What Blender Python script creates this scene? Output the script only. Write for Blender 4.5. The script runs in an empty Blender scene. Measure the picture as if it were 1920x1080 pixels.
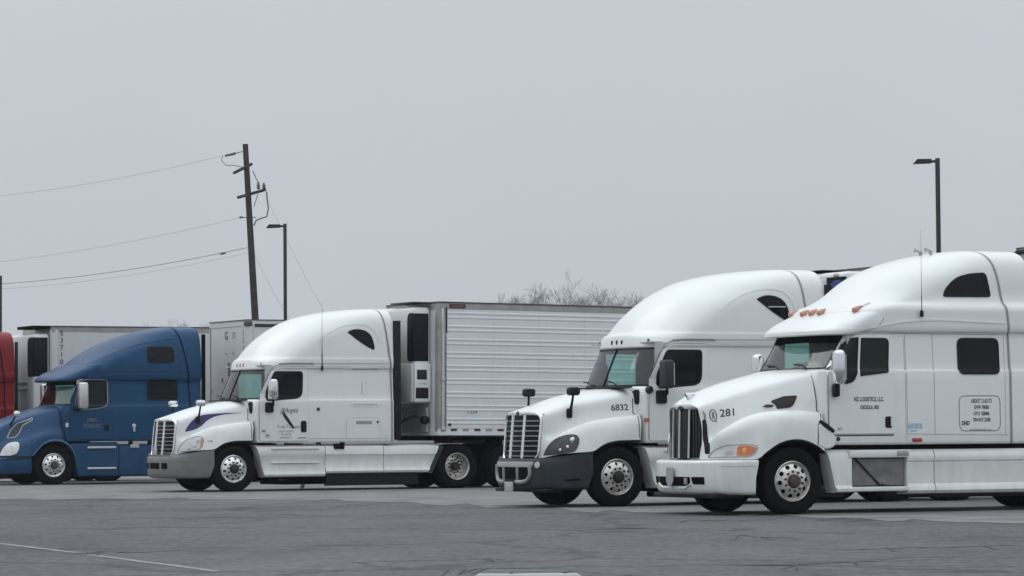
import bpy, bmesh, math, random
from mathutils import Vector, Matrix
from mathutils.bvhtree import BVHTree

random.seed(7)
SC = bpy.context.scene
COL = SC.collection
R = math.radians

# ------------------------------------------------------------------ camera
FPX = 6000.0                                   # focal length in pixels of a 1920 wide frame
cam_d = bpy.data.cameras.new("camera")
cam_d.sensor_width = 36.0
cam_d.lens = FPX / 1920.0 * 36.0
cam_d.clip_start = 0.1
cam_d.clip_end = 4000.0
cam = bpy.data.objects.new("camera", cam_d)
COL.objects.link(cam)
pitch, roll = math.atan(269.5 / FPX), R(0.4)
fw = Vector((0, math.cos(pitch), math.sin(pitch)))
r0, u0 = Vector((1, 0, 0)), Vector((0, -math.sin(pitch), math.cos(pitch)))
cr = r0 * math.cos(roll) - u0 * math.sin(roll)
cu = r0 * math.sin(roll) + u0 * math.cos(roll)
cam.matrix_world = Matrix(((cr.x, cu.x, -fw.x, 0), (cr.y, cu.y, -fw.y, 0), (cr.z, cu.z, -fw.z, 1.25), (0, 0, 0, 1)))
SC.camera = cam

# ------------------------------------------------------------------ sky and sun (overcast)
world = bpy.data.worlds.new("World")
SC.world = world
world.use_nodes = True
nt = world.node_tree
nt.nodes.clear()
out = nt.nodes.new("ShaderNodeOutputWorld")
mixs = nt.nodes.new("ShaderNodeMixShader")
bg1 = nt.nodes.new("ShaderNodeBackground")
bg2 = nt.nodes.new("ShaderNodeBackground")
sky = nt.nodes.new("ShaderNodeTexSky")
sky.sky_type = "NISHITA"
sky.sun_disc = False
sky.sun_elevation = R(48)
sky.sun_rotation = R(-60)
sky.air_density = 1.0
sky.dust_density = 3.0
hs = nt.nodes.new("ShaderNodeHueSaturation")
hs.inputs["Saturation"].default_value = 0.25
nt.links.new(sky.outputs[0], hs.inputs["Color"])
nt.links.new(hs.outputs[0], bg1.inputs[0])
bg1.inputs[1].default_value = 0.06
# cloud deck: the standard overcast sky, three times brighter overhead than at the horizon
tc = nt.nodes.new("ShaderNodeTexCoord")
sep = nt.nodes.new("ShaderNodeSeparateXYZ")
nt.links.new(tc.outputs["Generated"], sep.inputs[0])
mx = nt.nodes.new("ShaderNodeMath"); mx.operation = "MAXIMUM"; mx.inputs[1].default_value = 0.0
nt.links.new(sep.outputs["Z"], mx.inputs[0])
ma = nt.nodes.new("ShaderNodeMath"); ma.operation = "MULTIPLY_ADD"; ma.inputs[1].default_value = 1.9; ma.inputs[2].default_value = 1.0
pw = nt.nodes.new("ShaderNodeMath"); pw.operation = "POWER"; pw.inputs[1].default_value = 1.6
nt.links.new(mx.outputs[0], pw.inputs[0])
nt.links.new(pw.outputs[0], ma.inputs[0])
cn = nt.nodes.new("ShaderNodeTexNoise"); cn.inputs["Scale"].default_value = 2.2; cn.inputs["Detail"].default_value = 4.0
nt.links.new(tc.outputs["Generated"], cn.inputs[0])
cm = nt.nodes.new("ShaderNodeMapRange"); cm.inputs[1].default_value = 0.3; cm.inputs[2].default_value = 0.7
cm.inputs[3].default_value = 0.93; cm.inputs[4].default_value = 1.07
nt.links.new(cn.outputs[0], cm.inputs[0])
mm = nt.nodes.new("ShaderNodeMath"); mm.operation = "MULTIPLY"
nt.links.new(ma.outputs[0], mm.inputs[0]); nt.links.new(cm.outputs[0], mm.inputs[1])
bg2.inputs[0].default_value = (0.536, 0.574, 0.618, 1)
nt.links.new(mm.outputs[0], bg2.inputs[1])
mixs.inputs[0].default_value = 0.9
nt.links.new(bg1.outputs[0], mixs.inputs[1]); nt.links.new(bg2.outputs[0], mixs.inputs[2])
nt.links.new(mixs.outputs[0], out.inputs[0])

sun_d = bpy.data.lights.new("sun", "SUN")
sun_d.energy = 0.5
sun_d.angle = R(40)
sun_d.color = (1.0, 0.97, 0.93)
sun = bpy.data.objects.new("sun", sun_d)
COL.objects.link(sun)
sd = Vector((math.sin(R(-60)) * math.cos(R(48)), math.cos(R(-60)) * math.cos(R(48)), math.sin(R(48))))
sun.rotation_euler = sd.to_track_quat("Z", "Y").to_euler()

SC.view_settings.view_transform = "Standard"
SC.view_settings.look = "None"
SC.view_settings.exposure = 0.1
SC.view_settings.gamma = 1.0
SC.view_settings.use_curve_mapping = False
SC.cycles.use_denoising = True
SC.cycles.max_bounces = 8
SC.cycles.transparent_max_bounces = 16

# ------------------------------------------------------------------ materials
MATS = {}
def mat(name, col, rough=0.5, metal=0.0, coat=0.0, var=0.06, scale=3.0, dirt=0.0, dirtcol=(0.23, 0.21, 0.18), bump=0.0, bscale=60.0, spec=0.5, dz=(0.2, 1.6)):
    if name in MATS: return MATS[name]
    m = bpy.data.materials.new(name); m.use_nodes = True
    n = m.node_tree; b = n.nodes["Principled BSDF"]; L = n.links.new
    b.inputs["Roughness"].default_value = rough
    b.inputs["Metallic"].default_value = metal
    b.inputs["Coat Weight"].default_value = coat
    b.inputs["Coat Roughness"].default_value = 0.08
    b.inputs["Specular IOR Level"].default_value = spec
    t = n.nodes.new("ShaderNodeTexCoord")
    no = n.nodes.new("ShaderNodeTexNoise"); no.inputs["Scale"].default_value = scale; no.inputs["Detail"].default_value = 6
    L(t.outputs["Object"], no.inputs[0])
    mr = n.nodes.new("ShaderNodeMapRange"); mr.inputs[1].default_value = 0.3; mr.inputs[2].default_value = 0.7
    mr.inputs[3].default_value = 1 - var; mr.inputs[4].default_value = 1 + var
    L(no.outputs[0], mr.inputs[0])
    vm = n.nodes.new("ShaderNodeVectorMath"); vm.operation = "SCALE"; vm.inputs[0].default_value = col
    L(mr.outputs[0], vm.inputs["Scale"])
    src = vm.outputs[0]
    if dirt:
        # road grime: splashes that thin out upwards, broken up by streaky noise
        s = n.nodes.new("ShaderNodeSeparateXYZ"); L(t.outputs["Object"], s.inputs[0])
        h = n.nodes.new("ShaderNodeMapRange"); h.inputs[1].default_value = dz[0]; h.inputs[2].default_value = dz[1]
        h.inputs[3].default_value = 1; h.inputs[4].default_value = 0.12
        L(s.outputs["Z"], h.inputs[0])
        mp = n.nodes.new("ShaderNodeMapping"); mp.inputs["Scale"].default_value = (5, 5, 1.6); L(t.outputs["Object"], mp.inputs[0])
        n2 = n.nodes.new("ShaderNodeTexNoise"); n2.inputs["Scale"].default_value = 1.3; n2.inputs["Detail"].default_value = 8; n2.inputs["Roughness"].default_value = 0.7
        L(mp.outputs[0], n2.inputs[0])
        m2 = n.nodes.new("ShaderNodeMapRange"); m2.inputs[1].default_value = 0.38; m2.inputs[2].default_value = 0.72; L(n2.outputs[0], m2.inputs[0])
        mu = n.nodes.new("ShaderNodeMath"); mu.operation = "MULTIPLY"; L(h.outputs[0], mu.inputs[0]); L(m2.outputs[0], mu.inputs[1])
        mu2 = n.nodes.new("ShaderNodeMath"); mu2.operation = "MULTIPLY"; mu2.inputs[1].default_value = dirt; L(mu.outputs[0], mu2.inputs[0])
        mc = n.nodes.new("ShaderNodeMix"); mc.data_type = "RGBA"
        L(mu2.outputs[0], mc.inputs[0]); L(src, mc.inputs[6]); mc.inputs[7].default_value = (*dirtcol, 1)
        src = mc.outputs[2]
    L(src, b.inputs["Base Color"])
    if bump:
        n3 = n.nodes.new("ShaderNodeTexNoise"); n3.inputs["Scale"].default_value = bscale; n3.inputs["Detail"].default_value = 5
        L(t.outputs["Object"], n3.inputs[0])
        bp = n.nodes.new("ShaderNodeBump"); bp.inputs["Strength"].default_value = bump; bp.inputs["Distance"].default_value = 0.01
        L(n3.outputs[0], bp.inputs["Height"]); L(bp.outputs[0], b.inputs["Normal"])
    MATS[name] = m
    return m

def glass(name, tint, gloss=0.06):
    if name in MATS: return MATS[name]
    m = bpy.data.materials.new(name); m.use_nodes = True
    n = m.node_tree; n.nodes.clear(); L = n.links.new
    o = n.nodes.new("ShaderNodeOutputMaterial"); mi = n.nodes.new("ShaderNodeMixShader")
    tr = n.nodes.new("ShaderNodeBsdfTransparent"); tr.inputs[0].default_value = (*tint, 1)
    gl = n.nodes.new("ShaderNodeBsdfGlossy"); gl.inputs["Roughness"].default_value = 0.03
    fr = n.nodes.new("ShaderNodeFresnel"); fr.inputs[0].default_value = 1.75
    L(fr.outputs[0], mi.inputs[0]); L(tr.outputs[0], mi.inputs[1]); L(gl.outputs[0], mi.inputs[2]); L(mi.outputs[0], o.inputs[0])
    MATS[name] = m
    return m

WHITE = mat("white_paint", (0.755, 0.775, 0.757), 0.33, coat=0.3, var=0.02, scale=1.2, dirt=0.32)
WHITE2 = mat("white_fairing_paint", (0.74, 0.745, 0.72), 0.40, coat=0.15, var=0.04, scale=2.0, dirt=0.32, dirtcol=(0.30, 0.28, 0.24), dz=(0.1, 1.3))
BLUE = mat("blue_paint", (0.004, 0.052, 0.130), 0.42, coat=0.04, spec=0.28, var=0.10, scale=1.6, dirt=0.25, dirtcol=(0.10, 0.11, 0.12))
RED = mat("red_paint", (0.21, 0.011, 0.014), 0.45, coat=0.0, spec=0.3, var=0.12, scale=2.0, dirt=0.15)
BLACK = mat("black_plastic", (0.009, 0.009, 0.011), 0.55, var=0.2, spec=0.25)
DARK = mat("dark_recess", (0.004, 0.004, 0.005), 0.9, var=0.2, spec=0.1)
GASKET = mat("gasket_rubber", (0.05, 0.052, 0.055), 0.7, var=0.1)
SEAM = mat("panel_joint", (0.26, 0.27, 0.275), 0.7, var=0.1)
BSEAM = mat("dark_panel_joint", (0.008, 0.016, 0.04), 0.7)
GREYPL = mat("slate_plastic", (0.030, 0.036, 0.042), 0.55, var=0.12, scale=4, dirt=0.25, dirtcol=(0.07, 0.07, 0.068), spec=0.3)
BUMPGREY = mat("dull_bare_metal", (0.20, 0.20, 0.195), 0.5, metal=0.35, var=0.12, scale=5, dirt=0.5, dirtcol=(0.16, 0.15, 0.13), dz=(0.1, 0.9), bump=0.25, bscale=9)
CHROME = mat("chrome", (0.74, 0.75, 0.76), 0.12, metal=1.0, var=0.04)
ALU = mat("brushed_aluminium", (0.66, 0.66, 0.65), 0.33, metal=0.9, var=0.08, scale=9)
ALUDULL = mat("dull_aluminium", (0.36, 0.345, 0.33), 0.55, metal=0.3, var=0.14, scale=3, dirt=0.3)
TYRE = mat("tyre_rubber", (0.0055, 0.006, 0.0075), 0.85, var=0.3, scale=6, bump=0.1, spec=0.12)
GLASSD = mat("dark_tinted_glass", (0.004, 0.006, 0.007), 0.05, spec=0.22, var=0.1)
SHIELD = glass("windscreen_glass", (0.70, 0.84, 0.81))
TEAL = glass("side_glass", (0.62, 0.86, 0.84))
CABIN = mat("cabin_trim", (0.22, 0.225, 0.22), 0.8, var=0.15)
CABINL = mat("cabin_light_trim", (0.50, 0.53, 0.52), 0.8, var=0.1)
LENS = mat("clear_lamp_lens", (0.56, 0.58, 0.58), 0.12, coat=0.8, var=0.12, scale=8)
LENSD = mat("smoked_lamp_lens", (0.022, 0.022, 0.021), 0.10, coat=0.6, var=0.6, scale=9)
AMBER = mat("amber_lens", (0.62, 0.17, 0.05), 0.2, coat=0.5)
AMBERP = mat("faded_amber_lens", (0.50, 0.22, 0.15), 0.25, coat=0.5, var=0.25, scale=30)
REDL = mat("red_lens", (0.35, 0.03, 0.02), 0.25, coat=0.4)
STRIPE = mat("blue_stripe_print", (0.022, 0.024, 0.13), 0.35, coat=0.3)
INK = mat("black_lettering", (0.02, 0.022, 0.025), 0.5)
INKG = mat("grey_lettering", (0.16, 0.17, 0.18), 0.5)
INKB = mat("navy_lettering", (0.03, 0.05, 0.11), 0.5)
PALE = mat("pale_blue_sticker", (0.36, 0.50, 0.62), 0.5, var=0.25, scale=30)
PAPER = mat("white_plate", (0.40, 0.41, 0.42), 0.5)
STEELD = mat("dirty_steel_panel", (0.175, 0.17, 0.16), 0.55, metal=0.2, var=0.3, scale=5, dirt=0.4, dirtcol=(0.10, 0.09, 0.075))
TRW = mat("trailer_white", (0.71, 0.73, 0.74), 0.45, coat=0.1, var=0.03, scale=0.8, dirt=0.12, dz=(1.0, 4.5))
TRG = mat("trailer_grey_white", (0.63, 0.64, 0.64), 0.5, var=0.04, scale=0.9, dirt=0.15, dz=(1.0, 4.5))
MESHBLK = mat("black_grille_mesh", (0.006, 0.008, 0.013), 0.5, spec=0.2, var=0.3, scale=20, bump=0.6, bscale=40)
BLUELOGO = mat("blue_emblem", (0.06, 0.09, 0.33), 0.4)
WOOD = mat("creosote_wood", (0.042, 0.036, 0.031), 0.85, var=0.35, scale=4, bump=0.3)
POLEBLK = mat("black_lamp_post", (0.010, 0.011, 0.014), 0.5, var=0.15)
WIRE = mat("cable", (0.16, 0.165, 0.17), 0.6)
CERAM = mat("insulator", (0.10, 0.09, 0.085), 0.35)

# ------------------------------------------------------------------ mesh helpers
class MB:
    def __init__(s): s.v = []; s.f = []; s.m = []
    def add(s, v, f, m=0):
        o = len(s.v); s.v += [tuple(p) for p in v]
        for q in f: s.f.append(tuple(i + o for i in q)); s.m.append(m)
    def grid(s, P, m=0, flip=False, closed=False):
        nr, nc = len(P), len(P[0]); F = []
        for i in range(nr - 1):
            for j in range(nc if closed else nc - 1):
                k = (j + 1) % nc
                q = (i * nc + j, i * nc + k, (i + 1) * nc + k, (i + 1) * nc + j)
                F.append(q[::-1] if flip else q)
        s.add([p for r in P for p in r], F, m)
    def box(s, x0, x1, y0, y1, z0, z1, b=0.0, m=0, seg=2):
        bm = bmesh.new(); bmesh.ops.create_cube(bm, size=1.0)
        for v in bm.verts:
            v.co = ((x0 + x1) / 2 + v.co.x * (x1 - x0), (y0 + y1) / 2 + v.co.y * (y1 - y0), (z0 + z1) / 2 + v.co.z * (z1 - z0))
        if b: bmesh.ops.bevel(bm, geom=bm.edges[:], offset=b, segments=seg, affect="EDGES", profile=0.5)
        bm.verts.index_update()
        s.add([v.co[:] for v in bm.verts], [[v.index for v in f.verts] for f in bm.faces], m); bm.free()
    def tube(s, pts, r, n=8, m=0, cap=True):
        pts = [Vector(p) for p in pts]
        rs = r if isinstance(r, (list, tuple)) else [r] * len(pts)
        P = []; prev = None
        for i, p in enumerate(pts):
            d = (pts[min(i + 1, len(pts) - 1)] - pts[max(i - 1, 0)]).normalized()
            if prev is None:
                a = d.orthogonal().normalized()
            else:
                a = (prev - d * prev.dot(d)).normalized()
            prev = a; b = d.cross(a)
            P.append([p + (a * math.cos(t) + b * math.sin(t)) * rs[i] for t in [2 * math.pi * k / n for k in range(n)]])
        s.grid(P, m, closed=True)
        if cap:
            s.add(P[0], [tuple(range(n))[::-1]], m); s.add(P[-1], [tuple(range(n))], m)
    def lathe_y(s, prof, c=(0, 0, 0), n=40, m=0):
        # prof: (radius, y)
        P = [[(c[0] + r * math.cos(2 * math.pi * k / n), c[1] + y, c[2] + r * math.sin(2 * math.pi * k / n)) for k in range(n)] for r, y in prof]
        s.grid(P, m, closed=True)
    def lathe_z(s, prof, c=(0, 0, 0), n=16, m=0):
        P = [[(c[0] + r * math.cos(2 * math.pi * k / n), c[1] + r * math.sin(2 * math.pi * k / n), c[2] + z) for k in range(n)] for r, z in prof]
        s.grid(P, m, closed=True)
    def prism_y(s, poly, y0, y1, m=0, b=0.0):
        # polygon in (x, z) pulled from y0 (outer) to y1; optional bevelled outer rim
        n = len(poly)
        if b:
            cx = sum(p[0] for p in poly) / n; cz = sum(p[1] for p in poly) / n
            inn = inset(poly, b)
            V = [(x, y0, z) for x, z in inn] + [(x, y0 + (b if y1 > y0 else -b), z) for x, z in poly] + [(x, y1, z) for x, z in poly]
            F = [tuple(range(n))]
            for i in range(n):
                j = (i + 1) % n; F += [(i, n + i, n + j, j), (n + i, 2 * n + i, 2 * n + j, n + j)]
            F.append(tuple(range(2 * n, 3 * n))[::-1])
        else:
            V = [(x, y0, z) for x, z in poly] + [(x, y1, z) for x, z in poly]
            F = [tuple(range(n)), tuple(range(n, 2 * n))[::-1]] + [(i, n + i, n + (i + 1) % n, (i + 1) % n) for i in range(n)]
        s.add(V, F, m)
    def prism_x(s, poly, x0, x1, m=0):
        n = len(poly)
        V = [(x0, y, z) for y, z in poly] + [(x1, y, z) for y, z in poly]
        F = [tuple(range(n)), tuple(range(n, 2 * n))[::-1]] + [(i, n + i, n + (i + 1) % n, (i + 1) % n) for i in range(n)]
        s.add(V, F, m)
    def sweep_x(s, prof, x0, x1, m=0, n=2):
        # profile of (y, z); x0/x1 may be functions of z
        f0 = x0 if callable(x0) else (lambda z: x0); f1 = x1 if callable(x1) else (lambda z: x1)
        P = [[(f0(z) + (f1(z) - f0(z)) * i / (n - 1), y, z) for y, z in prof] for i in range(n)]
        s.grid(P, m); k = len(prof)
        s.add(P[0], [tuple(range(k))], m); s.add(P[-1], [tuple(range(k))[::-1]], m)
    def mirror(s):
        n = len(s.v); s.v += [(x, -y, z) for x, y, z in s.v[:n]]
        k = len(s.f)
        for i in range(k): s.f.append(tuple(q + n for q in s.f[i][::-1])); s.m.append(s.m[i])
    def mesh(s, name, mats, smooth=True, angle=38, weld=True):
        me = bpy.data.meshes.new(name)
        me.from_pydata(s.v, [], s.f)
        for p, k in zip(me.polygons, s.m): p.material_index = k
        bm = bmesh.new(); bm.from_mesh(me)
        if weld: bmesh.ops.remove_doubles(bm, verts=bm.verts[:], dist=0.0004)
        bmesh.ops.recalc_face_normals(bm, faces=bm.faces[:])
        bm.to_mesh(me); bm.free()
        for q in (mats if isinstance(mats, (list, tuple)) else [mats]): me.materials.append(q)
        if smooth:
            me.polygons.foreach_set("use_smooth", [True] * len(me.polygons))
            me.set_sharp_from_angle(angle=R(angle))
        me.update()
        return me
    def build(s, name, mats, parent=None, smooth=True, angle=38, label=None):
        return link(name, s.mesh(name, mats, smooth, angle), parent, label)

def _pair(s, name, mats, parent, angle=38):
    me = s.mesh(name, mats, True, angle); o = link(name, me, parent); q = link(name, me, parent); q.scale = (1, -1, 1); return o
MB.pair = _pair

def link(name, me, parent=None, label=None):
    o = bpy.data.objects.new(name, me); COL.objects.link(o)
    if parent is not None: o.parent = parent
    if label: o["label"] = label
    return o

def inset(poly, d):
    n = len(poly)
    area = sum(poly[i][0] * poly[(i + 1) % n][1] - poly[(i + 1) % n][0] * poly[i][1] for i in range(n))
    sg = 1 if area > 0 else -1; res = []
    for i in range(n):
        a, b, c = Vector(poly[i - 1]), Vector(poly[i]), Vector(poly[(i + 1) % n])
        e1 = (b - a).normalized(); e2 = (c - b).normalized()
        n1 = Vector((-e1.y, e1.x)) * sg; n2 = Vector((-e2.y, e2.x)) * sg
        k = (n1 + n2); l = k.length
        k = k / l if l > 1e-6 else n1
        co = max(0.35, k.dot(n1))
        q = b + k * d / co; res.append((q.x, q.y))
    return res

def rpoly(poly, r=0.06, n=4):
    # round the corners of a polygon; r may be a list
    res = []; N = len(poly)
    for i in range(N):
        a, b, c = Vector(poly[i - 1]), Vector(poly[i]), Vector(poly[(i + 1) % N])
        rr = r[i] if isinstance(r, (list, tuple)) else r
        d1 = min(rr, (a - b).length * 0.48); d2 = min(rr, (c - b).length * 0.48)
        p, q = b + (a - b).normalized() * d1, b + (c - b).normalized() * d2
        for k in range(n + 1):
            t = k / n; v = p * (1 - t) ** 2 + b * 2 * t * (1 - t) + q * t * t
            res.append((v.x, v.y))
    return res

def rect(x0, x1, z0, z1): return [(x0, z0), (x1, z0), (x1, z1), (x0, z1)]

def spl(pts, n):
    # Catmull-Rom through points, n samples by chord length
    P = [Vector(p) for p in pts]
    if len(P) == 2: return [P[0].lerp(P[1], i / (n - 1)) for i in range(n)]
    cum = [0]
    for a, b in zip(P, P[1:]): cum.append(cum[-1] + max((b - a).length, 1e-6))
    res = []
    for i in range(n):
        t = cum[-1] * i / (n - 1); k = 0
        while k < len(P) - 2 and t > cum[k + 1]: k += 1
        u = (t - cum[k]) / (cum[k + 1] - cum[k])
        p1, p2 = P[k], P[k + 1]
        p0 = P[k - 1] if k else p1 * 2 - p2
        p3 = P[k + 2] if k + 2 < len(P) else p2 * 2 - p1
        h = cum[k + 1] - cum[k]
        m1 = (p2 - p0) * h / ((cum[k + 1] - cum[k - 1]) if k else 2 * h)
        m2 = (p3 - p1) * h / ((cum[k + 2] - cum[k]) if k + 2 < len(P) else 2 * h)
        u2, u3 = u * u, u * u * u
        res.append(p1 * (2 * u3 - 3 * u2 + 1) + m1 * (u3 - 2 * u2 + u) + p2 * (-2 * u3 + 3 * u2) + m2 * (u3 - u2))
    return res

def net(curves, nu=40, nv=26):
    C = [spl(c, nu) for c in curves]
    return [spl([c[i] for c in C], nv) for i in range(nu)]

def pchip(ys, sub):
    n = len(ys); d = [ys[i + 1] - ys[i] for i in range(n - 1)]; m = [0] * n
    m[0], m[-1] = d[0], d[-1]
    for i in range(1, n - 1):
        m[i] = 0 if d[i - 1] * d[i] <= 0 else 2 * d[i - 1] * d[i] / (d[i - 1] + d[i])
    res = []
    for i in range(n - 1):
        for k in range(sub):
            t = k / sub; t2, t3 = t * t, t * t * t
            res.append(ys[i] * (2 * t3 - 3 * t2 + 1) + m[i] * (t3 - 2 * t2 + t) + ys[i + 1] * (-2 * t3 + 3 * t2) + m[i + 1] * (t3 - t2))
    res.append(ys[-1]); return res

class Shell:
    """Body of horizontal outlines: rows of (z, x_front, half_width, nose_depth, exponent, x_rear)."""
    def __init__(s, rows, sub=4, nA=16, nS=14):
        s.sub, s.nA, s.nS = sub, nA, nS
        cols = list(zip(*rows)); s.c = [pchip(list(c), sub) for c in cols]; s.n = len(s.c[0])
    def outline(s, i, off=0.0):
        z, xf, w, L, n, xr = [c[i] for c in s.c]
        xf += off; w = max(w - off, 0.0); xr -= off
        L = max(0.001, min(L, xr - xf - 0.02)); res = []
        for k in range(s.nA + 1):
            a = math.pi / 2 * k / s.nA
            res.append((xf + L - L * max(math.cos(a), 0) ** (2 / n), -w * math.sin(a) ** (2 / n), z))
        for k in range(1, s.nS + 1):
            res.append((xf + L + (xr - 0.03 - xf - L) * k / s.nS, -w, z))
        res.append((xr, -max(w - 0.03, 0), z)); res.append((xr, 0.0, z))
        return res
    def mb(s, i0=0, i1=None, ws=None, off=0.0, m=0):
        b = MB(); i1 = s.n if i1 is None else i1
        O = [s.outline(i, off) for i in range(i0, i1)]
        V = [p for o in O for p in o]; nc = len(O[0]); F = []
        for i in range(len(O) - 1):
            for j in range(nc - 1):
                if ws and ws[0] <= i + i0 < ws[1] and j < ws[2]: continue
                F.append((i * nc + j, i * nc + j + 1, (i + 1) * nc + j + 1, (i + 1) * nc + j))
        b.add(V, F, m); b.mirror(); return b
    def screen(s, ws, off, b=None, m=0):
        b = b or MB()
        b.grid([[p for p in s.outline(i, off)[:ws[2] + 1]] for i in range(ws[0], ws[1] + 1)], m)
        b.mirror(); return b
    def frit(s, ws, wt, off):
        # dark band round the windscreen
        b = MB(); i0, i1, j1 = ws; O = [[Vector(p) for p in s.outline(i, off)[:j1 + 1]] for i in range(i0, i1 + 1)]
        nr = len(O); 
        def at(u, v):
            a = u * (nr - 1); i = min(int(a), nr - 2); c = v * j1; j = min(int(c), j1 - 1); fu, fv = a - i, c - j
            return (O[i][j] * (1 - fv) + O[i][j + 1] * fv) * (1 - fu) + (O[i + 1][j] * (1 - fv) + O[i + 1][j + 1] * fv) * fu
        H = (O[-1][0] - O[0][0]).length; W = sum((O[0][j + 1] - O[0][j]).length for j in range(j1))
        du, dv = wt / H, wt / W; N = 20
        b.grid([[at(1 - du * k / 2 - (0.6 * du * max(0, (j / N - 0.86) / 0.14) ** 2 if k == 2 else 0), j / N) for j in range(N + 1)] for k in range(3)])
        b.grid([[at(du * k / 2 + (0.6 * du * max(0, (j / N - 0.86) / 0.14) ** 2 if k == 2 else 0), j / N) for j in range(N + 1)] for k in range(3)])
        b.grid([[at(i / 8, 1 - dv * k / 2) for k in range(3)] for i in range(9)])
        b.mirror(); return b

def cut_rect(me, x0, x1, z0, z1, side=1):
    bm = bmesh.new(); bm.from_mesh(me)
    for co, no in (((x0, 0, 0), (1, 0, 0)), ((x1, 0, 0), (1, 0, 0)), ((0, 0, z0), (0, 0, 1)), ((0, 0, z1), (0, 0, 1))):
        fs = [f for f in bm.faces if f.calc_center_median().y * side > 0.85]
        g = list({e for f in fs for e in f.edges}) + list({v for f in fs for v in f.verts}) + fs
        bmesh.ops.bisect_plane(bm, geom=g, plane_co=co, plane_no=no, dist=1e-5)
    kill = [f for f in bm.faces if (lambda c: c.y * side > 0.85 and x0 < c.x < x1 and z0 < c.z < z1)(f.calc_center_median())]
    bmesh.ops.delete(bm, geom=kill, context="FACES")
    bm.to_mesh(me); bm.free(); me.update()

class Surf:
    """Ray target made of meshes given in one truck's own coordinates."""
    def __init__(s, meshes):
        V = []; F = []
        for me in meshes:
            o = len(V); V += [v.co.copy() for v in me.vertices]; F += [tuple(i + o for i in p.vertices) for p in me.polygons]
        s.t = BVHTree.FromPolygons(V, F)
    def y(s, x, z):
        h = s.t.ray_cast(Vector((x, -5, z)), Vector((0, 1, 0)))
        if h[0] is not None and h[0].y < 0.2: return h[0].y
        h = s.t.find_nearest(Vector((x, -1.2, z))); return h[0].y
    def x(s, y, z):
        h = s.t.ray_cast(Vector((-6, y, z)), Vector((1, 0, 0)))
        if h[0] is not None: return h[0].x
        return s.t.find_nearest(Vector((-1, y, z)))[0].x

def patch(b, surf, poly, off=0.006, th=0.02, m=0, nx=8, dz=0.06, front=False):
    """Thin panel lying on a surface; poly in (x, z), or in (y, z) when front."""
    zs = sorted({round(p[1], 4) for p in poly}); rows = []
    for a, c in zip(zs, zs[1:]):
        k = max(1, int((c - a) / dz)); rows += [a + (c - a) * i / k for i in range(k)]
    rows.append(zs[-1]); n = len(poly); G = []
    for z in rows:
        zz = min(max(z, zs[0] + 1e-4), zs[-1] - 1e-4); xs = []
        for i in range(n):
            (xa, za), (xb, zb) = poly[i], poly[(i + 1) % n]
            if (za - zz) * (zb - zz) < 0: xs.append(xa + (xb - xa) * (zz - za) / (zb - za))
            elif za == zz: xs.append(xa)
        if not xs: continue
        x0, x1 = min(xs), max(xs); row = []
        for k in range(nx + 1):
            x = x0 + (x1 - x0) * k / nx
            row.append((surf.x(x, z) - off, x, z) if front else (x, surf.y(x, z) - off, z))
        G.append(row)
    b.grid(G, m)
    def push(p): return (p[0] + th, p[1], p[2]) if front else (p[0], p[1] + th, p[2])
    ring = G[0] + [r[-1] for r in G[1:]] + G[-1][::-1][1:] + [r[0] for r in G[::-1][1:-1]]
    b.grid([ring, [push(p) for p in ring]], m, closed=True)

def strip(b, surf, line, w=0.012, off=0.002, m=0, step=0.05, closed=False):
    """Narrow flat bead following a surface along (x, z) points."""
    pts = []; L = list(line) + ([line[0]] if closed else [])
    for (xa, za), (xb, zb) in zip(L, L[1:]):
        k = max(1, int(math.hypot(xb - xa, zb - za) / step)); pts += [(xa + (xb - xa) * i / k, za + (zb - za) * i / k) for i in range(k)]
    pts.append(L[-1]); A = []; B = []
    for i, p in enumerate(pts):
        a = Vector(pts[max(i - 1, 0)]); c = Vector(pts[min(i + 1, len(pts) - 1)])
        if closed and i in (0, len(pts) - 1): a, c = Vector(pts[-2]), Vector(pts[1])
        d = (c - a); d = d.normalized() if d.length > 1e-9 else Vector((1, 0)); nn = Vector((-d.y, d.x)) * w / 2
        for lst, q in ((A, Vector(p) + nn), (B, Vector(p) - nn)): lst.append((q.x, surf.y(q.x, q.y) - off, q.y))
    b.grid([A, B], m)
    th = 0.01
    b.grid([A, [(x, y + th, z) for x, y, z in A]], m); b.grid([B, [(x, y + th, z) for x, y, z in B]], m)

def joints(t, m, items, name="panel_joint"):
    for surf, line, w in items:
        b = MB(); strip(b, surf, line, w); b.build(name, m, t)

def ring_strip(b, surf, poly, w, off, m=0): strip(b, surf, poly, w, off, m, closed=True)

def text(name, s, x, z, size, surf, m, parent, off=0.003, align="CENTER", tilt=0.0, sx=1.0, bold=0.0, shear=0.0):
    cu_ = bpy.data.curves.new(name, "FONT"); cu_.body = s; cu_.size = size; cu_.align_x = align; cu_.align_y = "CENTER"
    cu_.offset = bold; cu_.shear = shear
    cu_.resolution_u = 3
    ob = bpy.data.objects.new(name, cu_); COL.objects.link(ob)
    bpy.context.view_layer.update()
    me = bpy.data.meshes.new_from_object(ob.evaluated_get(bpy.context.evaluated_depsgraph_get()))
    bpy.data.objects.remove(ob); bpy.data.curves.remove(cu_)
    ct, st = math.cos(tilt), math.sin(tilt)
    for v in me.vertices:
        a, c = v.co.x * sx, v.co.y
        X, Z = x + a * ct - c * st, z + a * st + c * ct
        v.co = (X, (surf.y(X, Z) if surf else 0) - off, Z)
    me.materials.clear(); me.materials.append(m)
    return link(name, me, parent)

def thing(name, label, cat, loc=(0, 0, 0), rz=0.0, group=None):
    o = bpy.data.objects.new(name, None); COL.objects.link(o)
    o.location = loc; o.rotation_euler = (0, 0, R(rz)); o.empty_display_size = 0.3
    o["label"] = label; o["category"] = cat
    if group: o["group"] = group
    return o

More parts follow.
